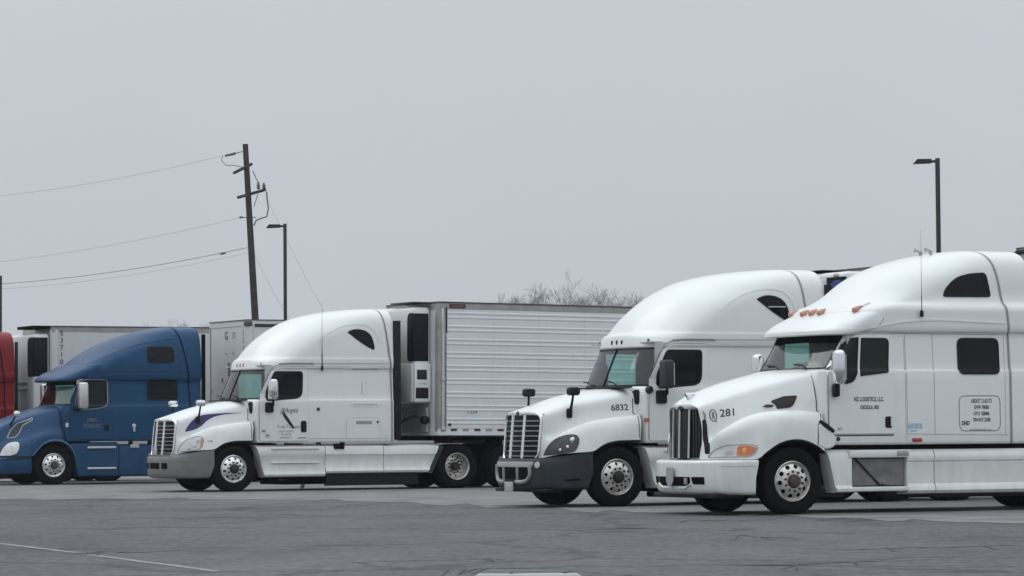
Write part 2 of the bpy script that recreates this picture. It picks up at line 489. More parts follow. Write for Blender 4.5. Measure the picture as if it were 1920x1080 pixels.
def tag(o, label, cat, group=None):
    o["label"] = label; o["category"] = cat
    if group: o["group"] = group
    return o

def structure(o, kind="structure"):
    o["kind"] = kind; return o

# ------------------------------------------------------------------ ground
def ground():
    m = bpy.data.materials.new("worn_asphalt"); m.use_nodes = True
    n = m.node_tree; b = n.nodes["Principled BSDF"]; L = n.links.new
    t = n.nodes.new("ShaderNodeTexCoord")
    def noise(scale, det, rough=0.6, sc=(1, 1, 1)):
        mp = n.nodes.new("ShaderNodeMapping"); mp.inputs["Scale"].default_value = sc; L(t.outputs["Object"], mp.inputs[0])
        q = n.nodes.new("ShaderNodeTexNoise"); q.inputs["Scale"].default_value = scale; q.inputs["Detail"].default_value = det; q.inputs["Roughness"].default_value = rough
        L(mp.outputs[0], q.inputs[0]); return q.outputs[0]
    def ramp(src, *st):
        r = n.nodes.new("ShaderNodeValToRGB"); L(src, r.inputs[0])
        while len(r.color_ramp.elements) < len(st): r.color_ramp.elements.new(0.5)
        for e, (p, c) in zip(r.color_ramp.elements, st): e.position = p; e.color = (c[0], c[1], c[2], 1)
        return r.outputs[0]
    def mul(a, c, f=1.0):
        x = n.nodes.new("ShaderNodeMix"); x.data_type = "RGBA"; x.blend_type = "MULTIPLY"; x.inputs[0].default_value = f
        L(a, x.inputs[6]); L(c, x.inputs[7]); return x.outputs[2]
    base = ramp(noise(0.12, 5), (0.3, (0.077, 0.079, 0.080)), (0.7, (0.104, 0.106, 0.106)))
    stains = ramp(noise(0.45, 8, 0.7, (0.7, 0.30, 1)), (0.32, (0.62, 0.62, 0.63)), (0.46, (0.98, 0.98, 0.98)), (0.70, (1.22, 1.21, 1.18)))
    c = mul(base, stains)
    drips = ramp(noise(2.6, 6, 0.75), (0.30, (0.42, 0.42, 0.43)), (0.41, (0.86, 0.86, 0.87)), (0.60, (1.06, 1.06, 1.06)), (0.72, (1.30, 1.29, 1.28)))
    c = mul(c, ramp(noise(9, 4, 0.7, (1, .35, 1)), (0.30, (0.62, 0.62, 0.62)), (0.70, (1.38, 1.38, 1.38))))
    c = mul(c, drips)
    vo = n.nodes.new("ShaderNodeTexVoronoi"); vo.feature = "DISTANCE_TO_EDGE"; vo.inputs["Scale"].default_value = 0.16
    wn = n.nodes.new("ShaderNodeTexNoise"); wn.inputs["Scale"].default_value = 0.8; wn.inputs["Detail"].default_value = 6; L(t.outputs["Object"], wn.inputs[0])
    wv = n.nodes.new("ShaderNodeVectorMath"); wv.operation = "MULTIPLY_ADD"; wv.inputs[1].default_value = (2.2, 2.2, 0); L(wn.outputs["Color"], wv.inputs[0]); L(t.outputs["Object"], wv.inputs[2])
    L(wv.outputs[0], vo.inputs[0])
    c = mul(c, ramp(vo.outputs[0], (0.0, (0.42, 0.42, 0.43)), (0.012, (0.6, 0.6, 0.6)), (0.022, (1, 1, 1))), 0.8)
    grit = ramp(noise(38, 3), (0.3, (0.82, 0.82, 0.82)), (0.7, (1.16, 1.16, 1.16)))
    c = mul(c, grit)
    L(c, b.inputs["Base Color"])
    rr = n.nodes.new("ShaderNodeMapRange"); rr.inputs[1].default_value = 0.35; rr.inputs[2].default_value = 0.65; rr.inputs[3].default_value = 0.62; rr.inputs[4].default_value = 0.9
    L(noise(0.35, 5, 0.6, (0.6, 0.2, 1)), rr.inputs[0]); L(rr.outputs[0], b.inputs["Roughness"])
    b.inputs["Specular IOR Level"].default_value = 0.35
    bp = n.nodes.new("ShaderNodeBump"); bp.inputs["Strength"].default_value = 0.5; bp.inputs["Distance"].default_value = 0.02
    L(noise(26, 6, 0.7), bp.inputs["Height"]); L(bp.outputs[0], b.inputs["Normal"])
    return m
g = MB(); g.add([(-1500, -60, 0), (1500, -60, 0), (1500, 3000, 0), (-1500, 3000, 0)], [(0, 1, 2, 3)])
structure(g.build("asphalt_ground", ground(), smooth=False))

GROUND_SHEEN = mat("worn_ground_sky_sheen", (0.178, 0.175, 0.169), 0.85, var=0.30, scale=0.9, bump=0.3, bscale=20, dirt=.5, dirtcol=(.09, .088, .085), dz=(1, 2))  # worn ground made paler: grazing sky reflection put into the colour
LOT_MATS = {}
# ------------------------------------------------------------------ wheels
def holed_disc(b, prof, r0, r1, nh=10, rc=0.215, a=0.028, bb=0.026, m=0, ph=0.0):
    sq = []
    for k in range(16):
        t = k / 16 * 4; sd_ = int(t); f = t - sd_
        sq.append([(-1 + 2 * f, -1), (1, -1 + 2 * f), (1 - 2 * f, 1), (-1, 1 - 2 * f)][sd_])
    V = []; F = []
    for h in range(nh):
        pc = ph + 2 * math.pi * h / nh; o = len(V)
        for ring in (0, 1, 2):
            for u, w in sq:
                if ring == 0:
                    rr = (r0 + r1) / 2 + u * (r1 - r0) / 2; ang = pc + w * math.pi / nh
                    y = prof(rr)
                else:
                    l = math.hypot(u, w); rr = rc + a * u / l; ang = pc + bb / rc * w / l
                    y = prof(rr) + (0.02 if ring == 2 else 0)
                V.append((rr * math.cos(ang), y, rr * math.sin(ang)))
        for q in (0, 16):
            for k in range(16): F.append((o + q + k, o + q + (k + 1) % 16, o + q + 16 + (k + 1) % 16, o + q + 16 + k))
    b.add(V, F, m)

def tyre_mesh(r=0.5, w=0.28):
    b = MB(); h = w / 2
    prof = [(0.285, -h + 0.02), (0.30, -h + 0.005), (0.33, -h - 0.004), (0.38, -h - 0.012), (0.425, -h - 0.008), (0.43, -h - 0.011), (0.455, -h - 0.004), (0.478, -h + 0.008), (0.492, -h + 0.022), (r - 0.002, -h + 0.04)]
    tread = []
    for k in range(5):
        y = -h + 0.055 + k * (w - 0.11) / 4
        tread += [(r, y - 0.016), (r, y + 0.010), (r - 0.014, y + 0.012), (r - 0.014, y + 0.020)]
    prof2 = [(a, -y) for a, y in prof[::-1]]
    b.lathe_y(prof + tread[:-2] + prof2, n=48)
    # shoulder lugs
    for s in (-1, 1):
        for k in range(48):
            a = 2 * math.pi * k / 48
            c, d = math.cos(a), math.sin(a); e, f = math.cos(a + 0.07), math.sin(a + 0.07)
            V = []
            for (cc, dd) in ((c, d), (e, f)):
                for rr, yy in ((r + 0.002, s * (h - 0.045)), (r - 0.006, s * (h - 0.012)), (r - 0.03, s * (h - 0.004))): V.append((rr * cc, yy, rr * dd))
            b.add(V, [(0, 1, 4, 3), (1, 2, 5, 4)])
    return b.mesh("tyre", TYRE, angle=30)

def rim_front(name, metal, hub, big=False, spikes=False):
    b = MB()
    y0 = -0.115
    prof = lambda r: y0 - 0.055 * max(0, min(1, (0.262 - r) / 0.10)) ** 0.7 + (0.0 if r < 0.262 else (r - 0.262) * 0.9)
    b.lathe_y([(0.298, -0.118), (0.300, -0.135), (0.292, -0.141), (0.282, -0.132), (0.276, -0.105), (0.264, prof(0.264))], n=48)
    holed_disc(b, prof, 0.17, 0.264, 10, 0.219, 0.029 if not big else 0.031, 0.024 if not big else 0.036, ph=0.16)
    b.lathe_y([(0.17, prof(0.17)), (0.15, prof(0.15) - 0.004), (0.10, prof(0.15) - 0.004)], n=40)
    for k in range(10):
        a = 2 * math.pi * k / 10 + 0.16 + math.pi / 10
        x, z = 0.143 * math.cos(a), 0.143 * math.sin(a)
        ln = 0.075 if spikes else 0.032
        b.lathe_y([(0.021, -0.168), (0.019, -0.168 - ln * 0.6), (0.008, -0.168 - ln), (0.0, -0.168 - ln)], (x, 0, z), 8, 1)
    b.lathe_y([(0.105, -0.165), (0.105, -0.185), (0.092, -0.205), (0.085, -0.235), (0.04, -0.25), (0.0, -0.25)], n=28, m=1)
    b.lathe_y([(0.29, -0.03), (0.10, -0.03)], n=32, m=2)
    return b.mesh(name, [metal, hub, DARK], angle=35)

def rim_rear(name, metal, hub):
    b = MB()
    prof = lambda r: 0.045 - (0.26 - r) * 0.25
    b.lathe_y([(0.292, -0.12), (0.300, -0.135), (0.292, -0.142), (0.280, -0.134), (0.262, -0.09), (0.25, -0.02), (0.246, prof(0.246))], n=48)
    holed_disc(b, prof, 0.165, 0.246, 10, 0.208, 0.024, 0.022, ph=0.1)
    b.lathe_y([(0.165, prof(0.165)), (0.09, prof(0.15))], n=40)
    for k in range(10):
        a = 2 * math.pi * k / 10 + 0.1 + math.pi / 10
        b.lathe_y([(0.022, 0.02), (0.02, -0.03), (0.0, -0.04)], (0.143 * math.cos(a), 0, 0.143 * math.sin(a)), 8, 1)
    b.lathe_y([(0.10, 0.02), (0.10, -0.05), (0.085, -0.09), (0.08, -0.11), (0.0, -0.115)], n=24, m=1)
    b.lathe_y([(0.285, 0.10), (0.08, 0.10)], n=32, m=2)
    return b.mesh(name, [metal, hub, DARK], angle=35)

TYRE_ME = tyre_mesh()
HUBD = mat("dark_hub", (0.025, 0.024, 0.023), 0.5, metal=0.3)
RUSTHUB = mat("rusty_hub", (0.07, 0.055, 0.045), 0.7, metal=0.2, var=0.4, scale=30)
POLRIM = mat("polished_rim", (0.80, 0.80, 0.79), 0.22, metal=0.85, var=0.10, scale=14)
DIRTRIM = mat("road_worn_rim", (0.62, 0.59, 0.55), 0.32, metal=0.75, var=0.25, scale=12)
RIM = {
    "a1": rim_front("rim", POLRIM, HUBD, spikes=True),
    "a2": rim_front("rim", DIRTRIM, HUBD),
    "b": rim_front("rim", DIRTRIM, RUSTHUB, big=True),
    "c": rim_front("rim", POLRIM, RUSTHUB),
    "rear": rim_rear("rim", DIRTRIM, HUBD),
}

def wheel(parent, x, y, side, rim, rz=0.0, rot=0.0, z=0.492):
    o = link("wheel", TYRE_ME, parent)
    o.location = (x, y, z); o.rotation_euler = (0, 0, (math.pi if side > 0 else 0) + rz)
    q = link("rim", RIM[rim], o); q.rotation_euler = (0, rot, 0)
    return o

def running_gear(t, rim, axles=(5.33, 6.66), steer=0.0, rails=(-0.95, 7.35)):
    rnd = random.random
    wheel(t, 0, -1.06, -1, rim, steer, rnd() * 6); wheel(t, 0, 1.06, 1, rim, steer, rnd() * 6)
    for x in axles:
        for s in (-1, 1):
            wheel(t, x, s * 1.06, s, "rear", 0, rnd() * 6)
            o = link("inner_wheel", TYRE_ME, t); o.location = (x, s * 0.74, 0.492)
    b = MB()
    for s in (-1, 1):
        b.box(rails[0], rails[1], s * 0.43 - 0.05, s * 0.43 + 0.05, 0.68, 0.95)
    b.box(-0.85, 1.2, -0.42, 0.42, 0.42, 1.25, 0.05)
    b.box(0.55, 3.6, -0.85, 0.85, 0.62, 0.98, 0.03)
    b.tube([(0, -0.95, 0.46), (0, -0.6, 0.36), (0, 0.6, 0.36), (0, 0.95, 0.46)], 0.06)
    for x in axles:
        b.tube([(x, -0.9, 0.49), (x, 0.9, 0.49)], 0.085); b.lathe_y([(0.0, -0.25), (0.2, -0.12), (0.24, 0), (0.2, 0.12), (0, 0.25)], (x, 0, 0.5), 16)
        for s in (-1, 1): b.box(x - 0.5, x + 0.45, s * 0.43 - 0.06, s * 0.43 + 0.06, 0.36, 0.55, 0.02); b.lathe_z([(0.0, 0.5), (0.13, 0.5), (0.13, 0.75), (0, 0.75)], (x + 0.35, s * 0.43, 0), 12)
    b.tube([(1.3, 0, 0.6), (4.9, 0, 0.55)], 0.06)
    b.build("chassis", DARK, t)
    b = MB()
    b.prism_x([(-0.5, 1.0), (0.5, 1.0), (0.5, 1.12), (0.42, 1.16), (-0.42, 1.16), (-0.5, 1.12)], 5.55, 6.35)
    b.build("fifth_wheel", mat("greasy_plate", (0.03, 0.028, 0.026), 0.4, metal=0.5), t)
    for s in (-1, 1):
        b = MB(); b.box(7.28, 7.295, s * 0.92 - 0.3, s * 0.92 + 0.3, 0.16, 0.86, 0.004); b.build("mud_flap", BLACK, t)

def bezel(b, surf, poly, w, off, m=0): ring_strip(b, surf, inset(poly, w / 2), w, off, m)

def pane(t, surf, poly, parent=None, name="side_window", frame=0.028, off=0.006, mt=None):
    b = MB(); patch(b, surf, poly, off, 0.012, nx=10, dz=0.03); bezel(b, surf, poly, frame, off + 0.006, 1)
    return b.build(name, [mt or GLASSD, BLACK], parent or t)

def side_mirror(t, x, y, z0, z1, w, col, arm, dp=0.13):
    b = MB(); b.box(x - w / 2, x + w / 2, y - dp, y + dp, z0, z1, 0.045, seg=3)
    b.box(x + w / 2 - 0.002, x + w / 2 + 0.008, y - dp + 0.03, y + dp - 0.03, z0 + 0.05, z1 - 0.05, 0.0, 1)
    o = b.build("side_mirror", [col, CHROME], t)
    s = 1 if y > 0 else -1
    b = MB()
    for zz, za in arm: b.tube([(x, y, zz), (x + 0.05, y - s * 0.08, (zz + za) / 2), (x + 0.10, s * 1.16, za)], 0.022)
    b.build("mirror_arm", BLACK, t)

def rear_seam(sh, t, m, wd=.004):
    b = MB(); A, B = [], []
    for i in range(sh.n):
        x, y, z = sh.outline(i)[-3]; k = .004
        if y > -.25: continue
        A.append((x - wd, y - k, z + k)); B.append((x + .012, y - k, z + k))
    b.grid([A, B]); return b.pair("rear_seam", m, t)

def interior(t, shell_rows, x0, x1, cowl, wheel_x, ws_top, far):
    sh = Shell(shell_rows, sub=2, nA=8, nS=8)
    me = sh.mb(off=0.06).mesh("cabin_lining", CABIN, smooth=True)
    cut_rect(me, *far)
    b = MB()
    link("cabin_lining", me, t)
    b.box(x0, x0 + 0.5, -1.08, 1.08, cowl - 0.30, cowl - 0.02, 0.06); b.box(x0 + 0.42, x0 + 0.62, -1.0, -0.25, cowl - 0.12, cowl + 0.06, 0.05)
    b.build("dashboard", BLACK, t)
    b = MB(); c = (wheel_x, -0.52, cowl + 0.02); P = []
    for k in range(25):
        a = 2 * math.pi * k / 24; u, v = 0.24 * math.cos(a), 0.24 * math.sin(a)
        P.append((c[0] + v * 0.55, c[1] + u, c[2] + v * 0.83))
    b.tube(P, 0.02, 6, cap=False); b.tube([P[0], c, P[12]], 0.02, 6); b.tube([c, (c[0] - 0.25, c[1], c[2] - 0.25)], 0.03, 6)
    b.build("steering_wheel", BLACK, t)
    for s in (-1, 1):
        b = MB(); b.box(1.25, 1.75, s * 0.55 - 0.26, s * 0.55 + 0.26, cowl - 0.65, cowl - 0.4, 0.07); b.box(1.62, 1.80, s * 0.55 - 0.25, s * 0.55 + 0.25, cowl - 0.45, cowl + 0.32, 0.08); b.box(1.68, 1.80, s * 0.55 - 0.14, s * 0.55 + 0.14, cowl + 0.33, cowl + 0.5, 0.05)
        b.build("seat", mat("grey_seat_cloth", (0.05, 0.052, 0.055), 0.9), t)
    b = MB(); b.box(1.0, x1, -1.1, 1.1, 1.10, 1.14); b.box(1.95, 2.0, -1.12, 1.12, 1.14, ws_top, 0.01); b.build("cabin_floor", CABIN, t)

# ------------------------------------------------------------------ sloped-bonnet sleeper tractor
A_ROWS = [
    (1.05, .46, 1.21, .14, 3.0, 3.74), (1.10, .44, 1.225, .15, 3.0, 3.74), (1.95, .42, 1.225, .22, 2.8, 3.74), (1.99, .36, 1.205, .52, 2.5, 3.74),
    (2.64, .64, 1.175, .52, 2.5, 3.73), (2.66, .62, 1.20, .56, 2.5, 3.73), (2.80, .64, 1.225, .70, 2.5, 3.71), (2.86, .66, 1.225, .78, 2.4, 3.70),
    (2.90, .72, 1.215, .82, 2.4, 3.69), (3.10, .86, 1.205, 1.0, 2.3, 3.67), (3.40, 1.17, 1.185, 1.25, 2.2, 3.63), (3.65, 1.57, 1.145, 1.5, 2.2, 3.60),
    (3.80, 1.95, 1.08, 1.4, 2.2, 3.575), (3.91, 2.45, .96, 1.05, 2.2, 3.56), (3.97, 2.9, .78, .6, 2.2, 3.55), (4.0, 3.3, .5, .2, 2.2, 3.55), (4.005, 3.5, .2, .03, 2.2, 3.55)]
A_HOOD = [
    [(-1.16, 0, 1.6), (-1.0, 0, 1.665), (-0.7, 0, 1.765), (-0.38, 0, 1.845), (0.02, 0, 1.925), (0.5, 0, 1.99)],
    [(-1.16, -0.34, 1.59), (-0.95, -0.35, 1.655), (-0.65, -0.37, 1.75), (-0.38, -0.4, 1.825), (0.02, -0.44, 1.905), (0.5, -0.48, 1.975)],
    [(-1.145, -0.61, 1.53), (-1.03, -0.63, 1.545), (-0.78, -0.68, 1.615), (-0.386, -0.75, 1.715), (0.012, -0.82, 1.8), (0.55, -0.92, 1.9)],
    [(-1.125, -0.67, 1.38), (-1.03, -0.672, 1.36), (-0.84, -0.71, 1.37), (-0.42, -0.795, 1.485), (0, -0.865, 1.58), (0.55, -0.999, 1.66)],
    [(-1.125, -0.69, 1.22), (-1.03, -0.69, 1.167), (-0.86, -0.735, 1.185), (-0.46, -0.83, 1.33), (0, -0.895, 1.41), (0.55, -1.04, 1.491)],
    [(-1.13, -0.7, 1.08), (-1.02, -0.77, 1.114), (-0.84, -0.875, 1.237), (-0.48, -1.01, 1.392), (0, -1.07, 1.477), (0.45, -1.13, 1.521)],
    [(-1.135, -0.7, 0.99), (-1.04, -0.8, 1.006), (-0.86, -0.96, 1.122), (-0.5, -1.11, 1.287), (0, -1.17, 1.372), (0.45, -1.2, 1.422)],
    [(-1.14, -0.69, 0.91), (-1.07, -0.79, 0.92), (-0.89, -0.985, 0.99), (-0.56, -1.155, 1.07), (-0.12, -1.215, 1.19), (0.43, -1.225, 1.25)],
    [(-1.15, -0.67, 0.8), (-1.09, -0.77, 0.83), (-0.93, -0.965, 0.875), (-0.71, -1.13, 0.9), (-0.43, -1.222, 0.93), (-0.24, -1.225, 1.04), (-0.02, -1.225, 1.09), (0.2, -1.225, 1.1), (0.42, -1.225, 1.1)]]

def surround(hv, nv, fr, gx, zc=1.2):
    # skin from the front edge of the bonnet to the grille frame
    row = hv[:nv]; a, c = [], []
    full = row[::-1] + [(x, -y, z) for x, y, z in row[1:]]
    for x, y, z in full:
        best = None; dy, dz = y, z - zc; n = len(fr)
        for i in range(n):
            (ya, za), (yb, zb) = fr[i], fr[(i + 1) % n]; ey, ez = yb - ya, zb - za
            den = dy * ez - dz * ey
            if abs(den) < 1e-9: continue
            q = (ya * ez - (za - zc) * ey) / den; r = (ya * dz - (za - zc) * dy) / den
            if q > 0 and -1e-6 <= r <= 1 + 1e-6 and (best is None or q < best): best = q
        q = best or .95
        a.append((x, y, z)); c.append((gx(dy * q, zc + dz * q) + .012, dy * q, zc + dz * q))
    b = MB(); b.grid([a, [tuple(p[i] * .5 + r[i] * .5 - (.012 if i == 0 else 0) for i in range(3)) for p, r in zip(a, c)], c]); return b

def sleeper_tractor(name, label, cat, loc, rz, group, paint, fair, bump, style, rim):
    t = thing(name, label, cat, loc, rz, group)
    seam = BSEAM if style == "red" else SEAM
    running_gear(t, rim)
    sh = Shell(A_ROWS); ws = (3 * 4, 4 * 4, 14)
    me = sh.mb(ws=ws).mesh("cab_body", paint, angle=50)
    far = (1.02, 1.62, 2.0, 2.58)
    cut_rect(me, *far)
    link("cab_body", me, t)
    hb = MB(); hb.grid(net(A_HOOD, 56, 34)); hb.mirror()
    hme = hb.mesh("hood", paint, angle=50); link("hood", hme, t)
    S, H = Surf([me]), Surf([hme])
    # windscreen
    sh.screen(ws, 0.004).build("windshield", SHIELD, t)
    fb = sh.frit(ws, 0.05, -0.002)
    mid = [Vector(sh.outline(i, -0.004)[0]) for i in range(ws[0], ws[1] + 1)]
    fb.tube([mid[0], mid[-1]], 0.016, 6); fb.build("windshield_frame", BLACK, t)
    b = MB(); 
    for y in (-0.62, 0.25):
        b = MB(); b.tube([(0.31, y, 2.0), (0.36, y + 0.28, 2.07), (0.40, y + 0.55, 2.09)], 0.012, 5); b.build("wiper", BLACK, t)
    b = MB(); b.box(0.26, 0.40, -1.0, 1.0, 1.965, 1.99, 0.01); b.build("cowl_strip", BLACK, t)
    interior(t, [(1.05, .56, 1.2, .2, 3, 3.6), (1.90, .52, 1.2, .25, 2.8, 3.6), (1.935, .40, 1.19, .5, 2.5, 3.6)], 0.45, 3.6, 1.97, 0.95, 2.7, (0.82, 1.62, 1.2, 1.3))
    b = MB(); b.box(1.93, 1.95, -1.14, 1.14, 1.9, 2.75); b.box(0.75, 1.95, -1.14, -1.13, 1.9, 2.72); b.box(0.7, 1.95, -1.1, 1.1, 2.72, 2.74); b.box(1.66, 1.95, 1.13, 1.14, 1.9, 2.72); b.box(0.6, 0.8, 1.10, 1.12, 1.9, 2.0)
    b.build("headliner", CABINL, t)
    b = MB(); b.box(1.0, 1.64, 1.185, 1.191, 1.98, 2.60); b.build("passenger_window", TEAL, t)
    b = MB(); P = rpoly([(1.0, 1.97), (1.0, 2.61), (1.65, 2.61), (1.65, 1.97)], 0.06); b.tube([(x, 1.205, z) for x, z in P + P[:1]], 0.035, 6, cap=False); b.build("window_frame", BLACK, t)
    # joint lines of the sleeper and the roof cap
    rear_seam(sh, t, seam)
    joints(t, seam, [(S, [(1.06, 2.765), (2.2, 2.765), (3.70, 2.77)], .010), (S, [(.57, 1.12), (.57, 1.95)], .008), (S, [(.46, 1.74), (.56, 1.78)], .014), (S, [(1.75, 1.13), (3.68, 1.13)], .008)])
    # crest line above the roof window
    b = MB(); strip(b, S, [(p.x, p.y) for p in spl([(1.98, 3.27, 0), (2.25, 3.46, 0), (2.6, 3.60, 0), (2.95, 3.64, 0), (3.2, 3.60, 0), (3.36, 3.46, 0), (3.44, 3.25, 0)], 18)], 0.03, 0.008)
    b.build("roof_crease", paint, t)
    # driver's door
    dp = rpoly([(.585, 1.085), (1.735, 1.085), (1.735, 2.70), (.93, 2.70), (.60, 2.06)], [.05, .05, .10, .22, .10], 5)
    b = MB(); patch(b, S, dp, 0.012, 0.012, nx=12, dz=0.05); ring_strip(b, S, dp, 0.012, 0.003, 1)
    door = b.build("door", [paint, GASKET if style != "red" else BSEAM], t)
    wp = rpoly([(.73, 1.945), (.745, 2.18), (.955, 2.60), (1.62, 2.60), (1.60, 2.08), (1.48, 2.0)], [.10, .08, .06, .08, .16, .10], 5)
    pane(t, S, wp, door, "door_window", 0.034, 0.016)
    b = MB(); patch(b, S, rpoly(rect(1.545, 1.68, 1.27, 1.52), .05), 0.022, 0.02, nx=6); b.tube([(1.60, S.y(1.6, 1.3) - 0.035, 1.30), (1.60, S.y(1.6, 1.4) - 0.05, 1.40), (1.60, S.y(1.6, 1.5) - 0.035, 1.48)], 0.014, 6)
    b.build("door_handle", BLACK, door)
    b = MB(); strip(b, S, [(1.06, 2.75), (1.25, 2.765), (1.80, 2.765), (1.86, 2.755)], 0.030, 0.014); strip(b, S, [(.70, 2.30), (.82, 2.52), (.93, 2.68), (1.06, 2.75)], 0.014, 0.010); b.build("drip_rail", seam if style != "red" else BLACK, t)
    # roof window
    rw = [(p.x, p.y) for p in spl([(2.70, 3.47, 0), (2.83, 3.52, 0), (2.98, 3.525, 0), (3.14, 3.48, 0), (3.25, 3.38, 0), (3.31, 3.20, 0), (3.325, 3.10, 0)], 12)] + [(3.29, 3.07), (3.17, 3.13), (2.98, 3.24), (2.80, 3.37), (2.69, 3.45)]
    ro = pane(t, S, rw, None, "roof_window", 0.02, 0.004)
    if style == "fleet":
        b = MB(); strip(b, S, [(2.90, 3.33), (3.24, 3.335)], 0.018, 0.014); b.build("window_bar", CABINL, ro)
    # rear side extenders and roof cap trailing edge
    xe_ = 3.80 if style == 'owner' else 4.03
    sx = Shell([(z, xr + .004, w - .003 if w > .1 else w, .012, 2.2, xe_) for (z, xf, w, L, n, xr) in A_ROWS])
    V = MB(); O = [sx.outline(i) for i in range(sx.n)]; V.grid([o[:-2] for o in O]); V.mirror()
    V.build("side_extender", paint, t)
    b = MB(); b.box(3.76, 3.78, -1.1, 1.1, 1.06, 3.6); b.build("cab_back", DARK, t)
    b = MB(); b.box(xe_ - .02, xe_ + (.16 if style == "owner" else .07), -1.205, -1.165, 1.09, 3.72, .012); b.pair("extender_rubber", BLACK, t)
    # bonnet details: grille
    gr = MB(); gy = lambda z: 0.60 - 0.03 * (z - 0.8); gx = lambda y, z: -1.275 + 0.10 * (y / .68) ** 2 + (z - .8) * 0.09
    fr = rpoly([(-.66, .87), (-.55, .765), (.55, .765), (.66, .87), (.665, 1.47), (.57, 1.545), (-.57, 1.545), (-.665, 1.47)], 0.05)
    gr.tube([(gx(y, z), y, z) for y, z in fr + fr[:1]], 0.028, 8, cap=False)
    for y in (-.225, .225): gr.tube([(gx(y, z) - .012, y, z) for z in (.79, 1.1, 1.53)], 0.026, 6)
    grille = gr.build("grille", [CHROME if style != "red" else CHROME], t)
    b = MB(); b.grid([[(gx(y, z) + 0.05, y, z) for y in [-.65 + 1.3 * i / 10 for i in range(11)]] for z in (.77, 1.0, 1.3, 1.54)]); b.build("radiator_screen", MESHBLK, grille)
    b = MB(); P = []
    for i in range(13):
        y = -.645 + 1.29 * i / 12; P.append([(gx(y, 1) - .004, y, -.014), (gx(y, 1) - .022, y, -.004), (gx(y, 1) - .022, y, .006), (gx(y, 1), y, .014)])
    b.grid(P); bar = b.mesh("grille_bar", CHROME)
    for k in range(8):
        o = link("grille_bar", bar, grille); z = .845 + k * .083; o.location = ((z - 1) * .09, 0, z)
    b = surround(hb.v, 34, fr, gx); b.build("grille_surround", paint if style != "red" else paint, t)
    b = MB(); b.lathe_y([(0, -.012), (.05, -.01), (.06, 0)], n=16); o = b.build("bonnet_emblem", INKB if style == "fleet" else CHROME, grille); o.rotation_euler = (0, 0, R(-90)); o.location = (gx(0, 1.54) - .03, 0, 1.55); o.scale = (1, 1, .7)
    # headlights
    hp = [(p.x, p.y) for p in spl([(-1.12, .86, 0), (-1.065, 1.0, 0), (-.945, 1.13, 0), (-.80, 1.19, 0), (-.69, 1.185, 0), (-.66, 1.12, 0), (-.705, .98, 0), (-.76, .92, 0)], 22)] + [(-.90, .89), (-1.03, .872)]
    b = MB(); patch(b, H, hp, 0.010, 0.03, nx=12, dz=0.025); ring_strip(b, H, hp, 0.014, 0.012, 1)
    hl = b.mesh("headlight", [LENSD if style == "fleet" else LENS, GASKET if style == "fleet" else SEAM])
    lamp = link("headlight", hl, t)
    o = link("headlight", hl, t); o.scale = (1, -1, 1)
    b = MB()
    for cx, cz, rr in ((-.75, 1.10, .055), (-.83, .99, .033), (-.93, .94, .03)):
        y = H.y(cx, cz); b.lathe_y([(rr, -.012), (rr * .7, -.022), (0, -.026)], (cx, y, cz), 14)
    b.build("lamp_reflector", CHROME if style == "fleet" else LENS, lamp)
    if style != "fleet":
        b = MB(); patch(b, H, [(-.755, .922), (-.735, .935), (-.69, .99), (-.66, 1.12), (-.69, 1.17), (-.715, 1.12), (-.73, 1.0)], 0.014, 0.01, nx=4, dz=.03); b.build("turn_signal", AMBERP if style != "fleet" else LENS, lamp)
    # hood joint, scuff
    b = MB(); strip(b, H, [(.40, 1.14), (.405, 1.40), (.415, 1.60), (.425, 1.78), (.43, 1.87)], .014, .003); b.pair("hood_joint", GASKET if style != "red" else BSEAM, t)
    # black wheel-arch lip, liner
    b = MB(); arc = spl(A_HOOD[-1][4:], 24)
    b.grid([[p + Vector((0, -.006, .0)) for p in arc], [p + Vector((0, -.004, -.035)) for p in arc], [p + Vector((0, .35, -.04)) for p in arc]]); b.pair("wheel_arch_lip", BLACK, t)
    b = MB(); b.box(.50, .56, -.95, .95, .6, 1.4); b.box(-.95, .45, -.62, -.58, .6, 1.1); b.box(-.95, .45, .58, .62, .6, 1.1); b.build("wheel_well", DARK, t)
    # hood mirrors on stalks
    for s in (-1, 1):
        fx, fz = -.66, 1.56
        b = MB(); y0 = H.y(fx, fz) if s < 0 else -H.y(fx, fz)
        yy = abs(y0) + .06
        b.box(fx - .045, fx + .055, s * (abs(y0) + .02) - .04, s * (abs(y0) + .02) + .04, fz - .09, fz + .07, .03)
        b.tube([(fx, s * yy, fz), (fx + .02, s * (yy + .03), fz + .16), (fx + .035, s * (yy + .05), fz + .30)], [.03, .022, .02], 8)
        b.box(fx - .06, fx + .13, s * (yy + .05) - .10, s * (yy + .05) + .10, fz + .28, fz + .42, .045, m=1)
        b.build("hood_mirror", [BLACK, BLACK if style == "fleet" else CHROME], t)
    # door mirrors
    cm_ = GREYPL if style == "fleet" else (CHROME if style == "owner" else BLACK)
    for s in (-1, 1):
        side_mirror(t, .80 if s < 0 else .97, s * (1.46 if s < 0 else 1.27), 1.95 if style == "fleet" else 1.98, 2.42, .17 if style == "fleet" else .15, cm_, [(2.0, 1.86), (1.97, 1.78)])
        b = MB(); b.box(.71, .90, s * 1.25 - .05, s * 1.25 + .05, 1.70, 1.92, .03); b.build("mirror_foot", BLACK, t)
    # roof marker lamps
    amb = AMBERP if style == "owner" else LENSD
    mk = MB(); mk.box(-.02, .05, -.022, .022, -.03, .05, .018); mkm = mk.mesh("marker_lamp", amb if style != "red" else AMBER)
    for y in (-.88, -.18, 0, .18, .88):
        xx = S.x(y, 2.745); o = link("marker_lamp", mkm, t); o.location = (xx, y, 2.735)
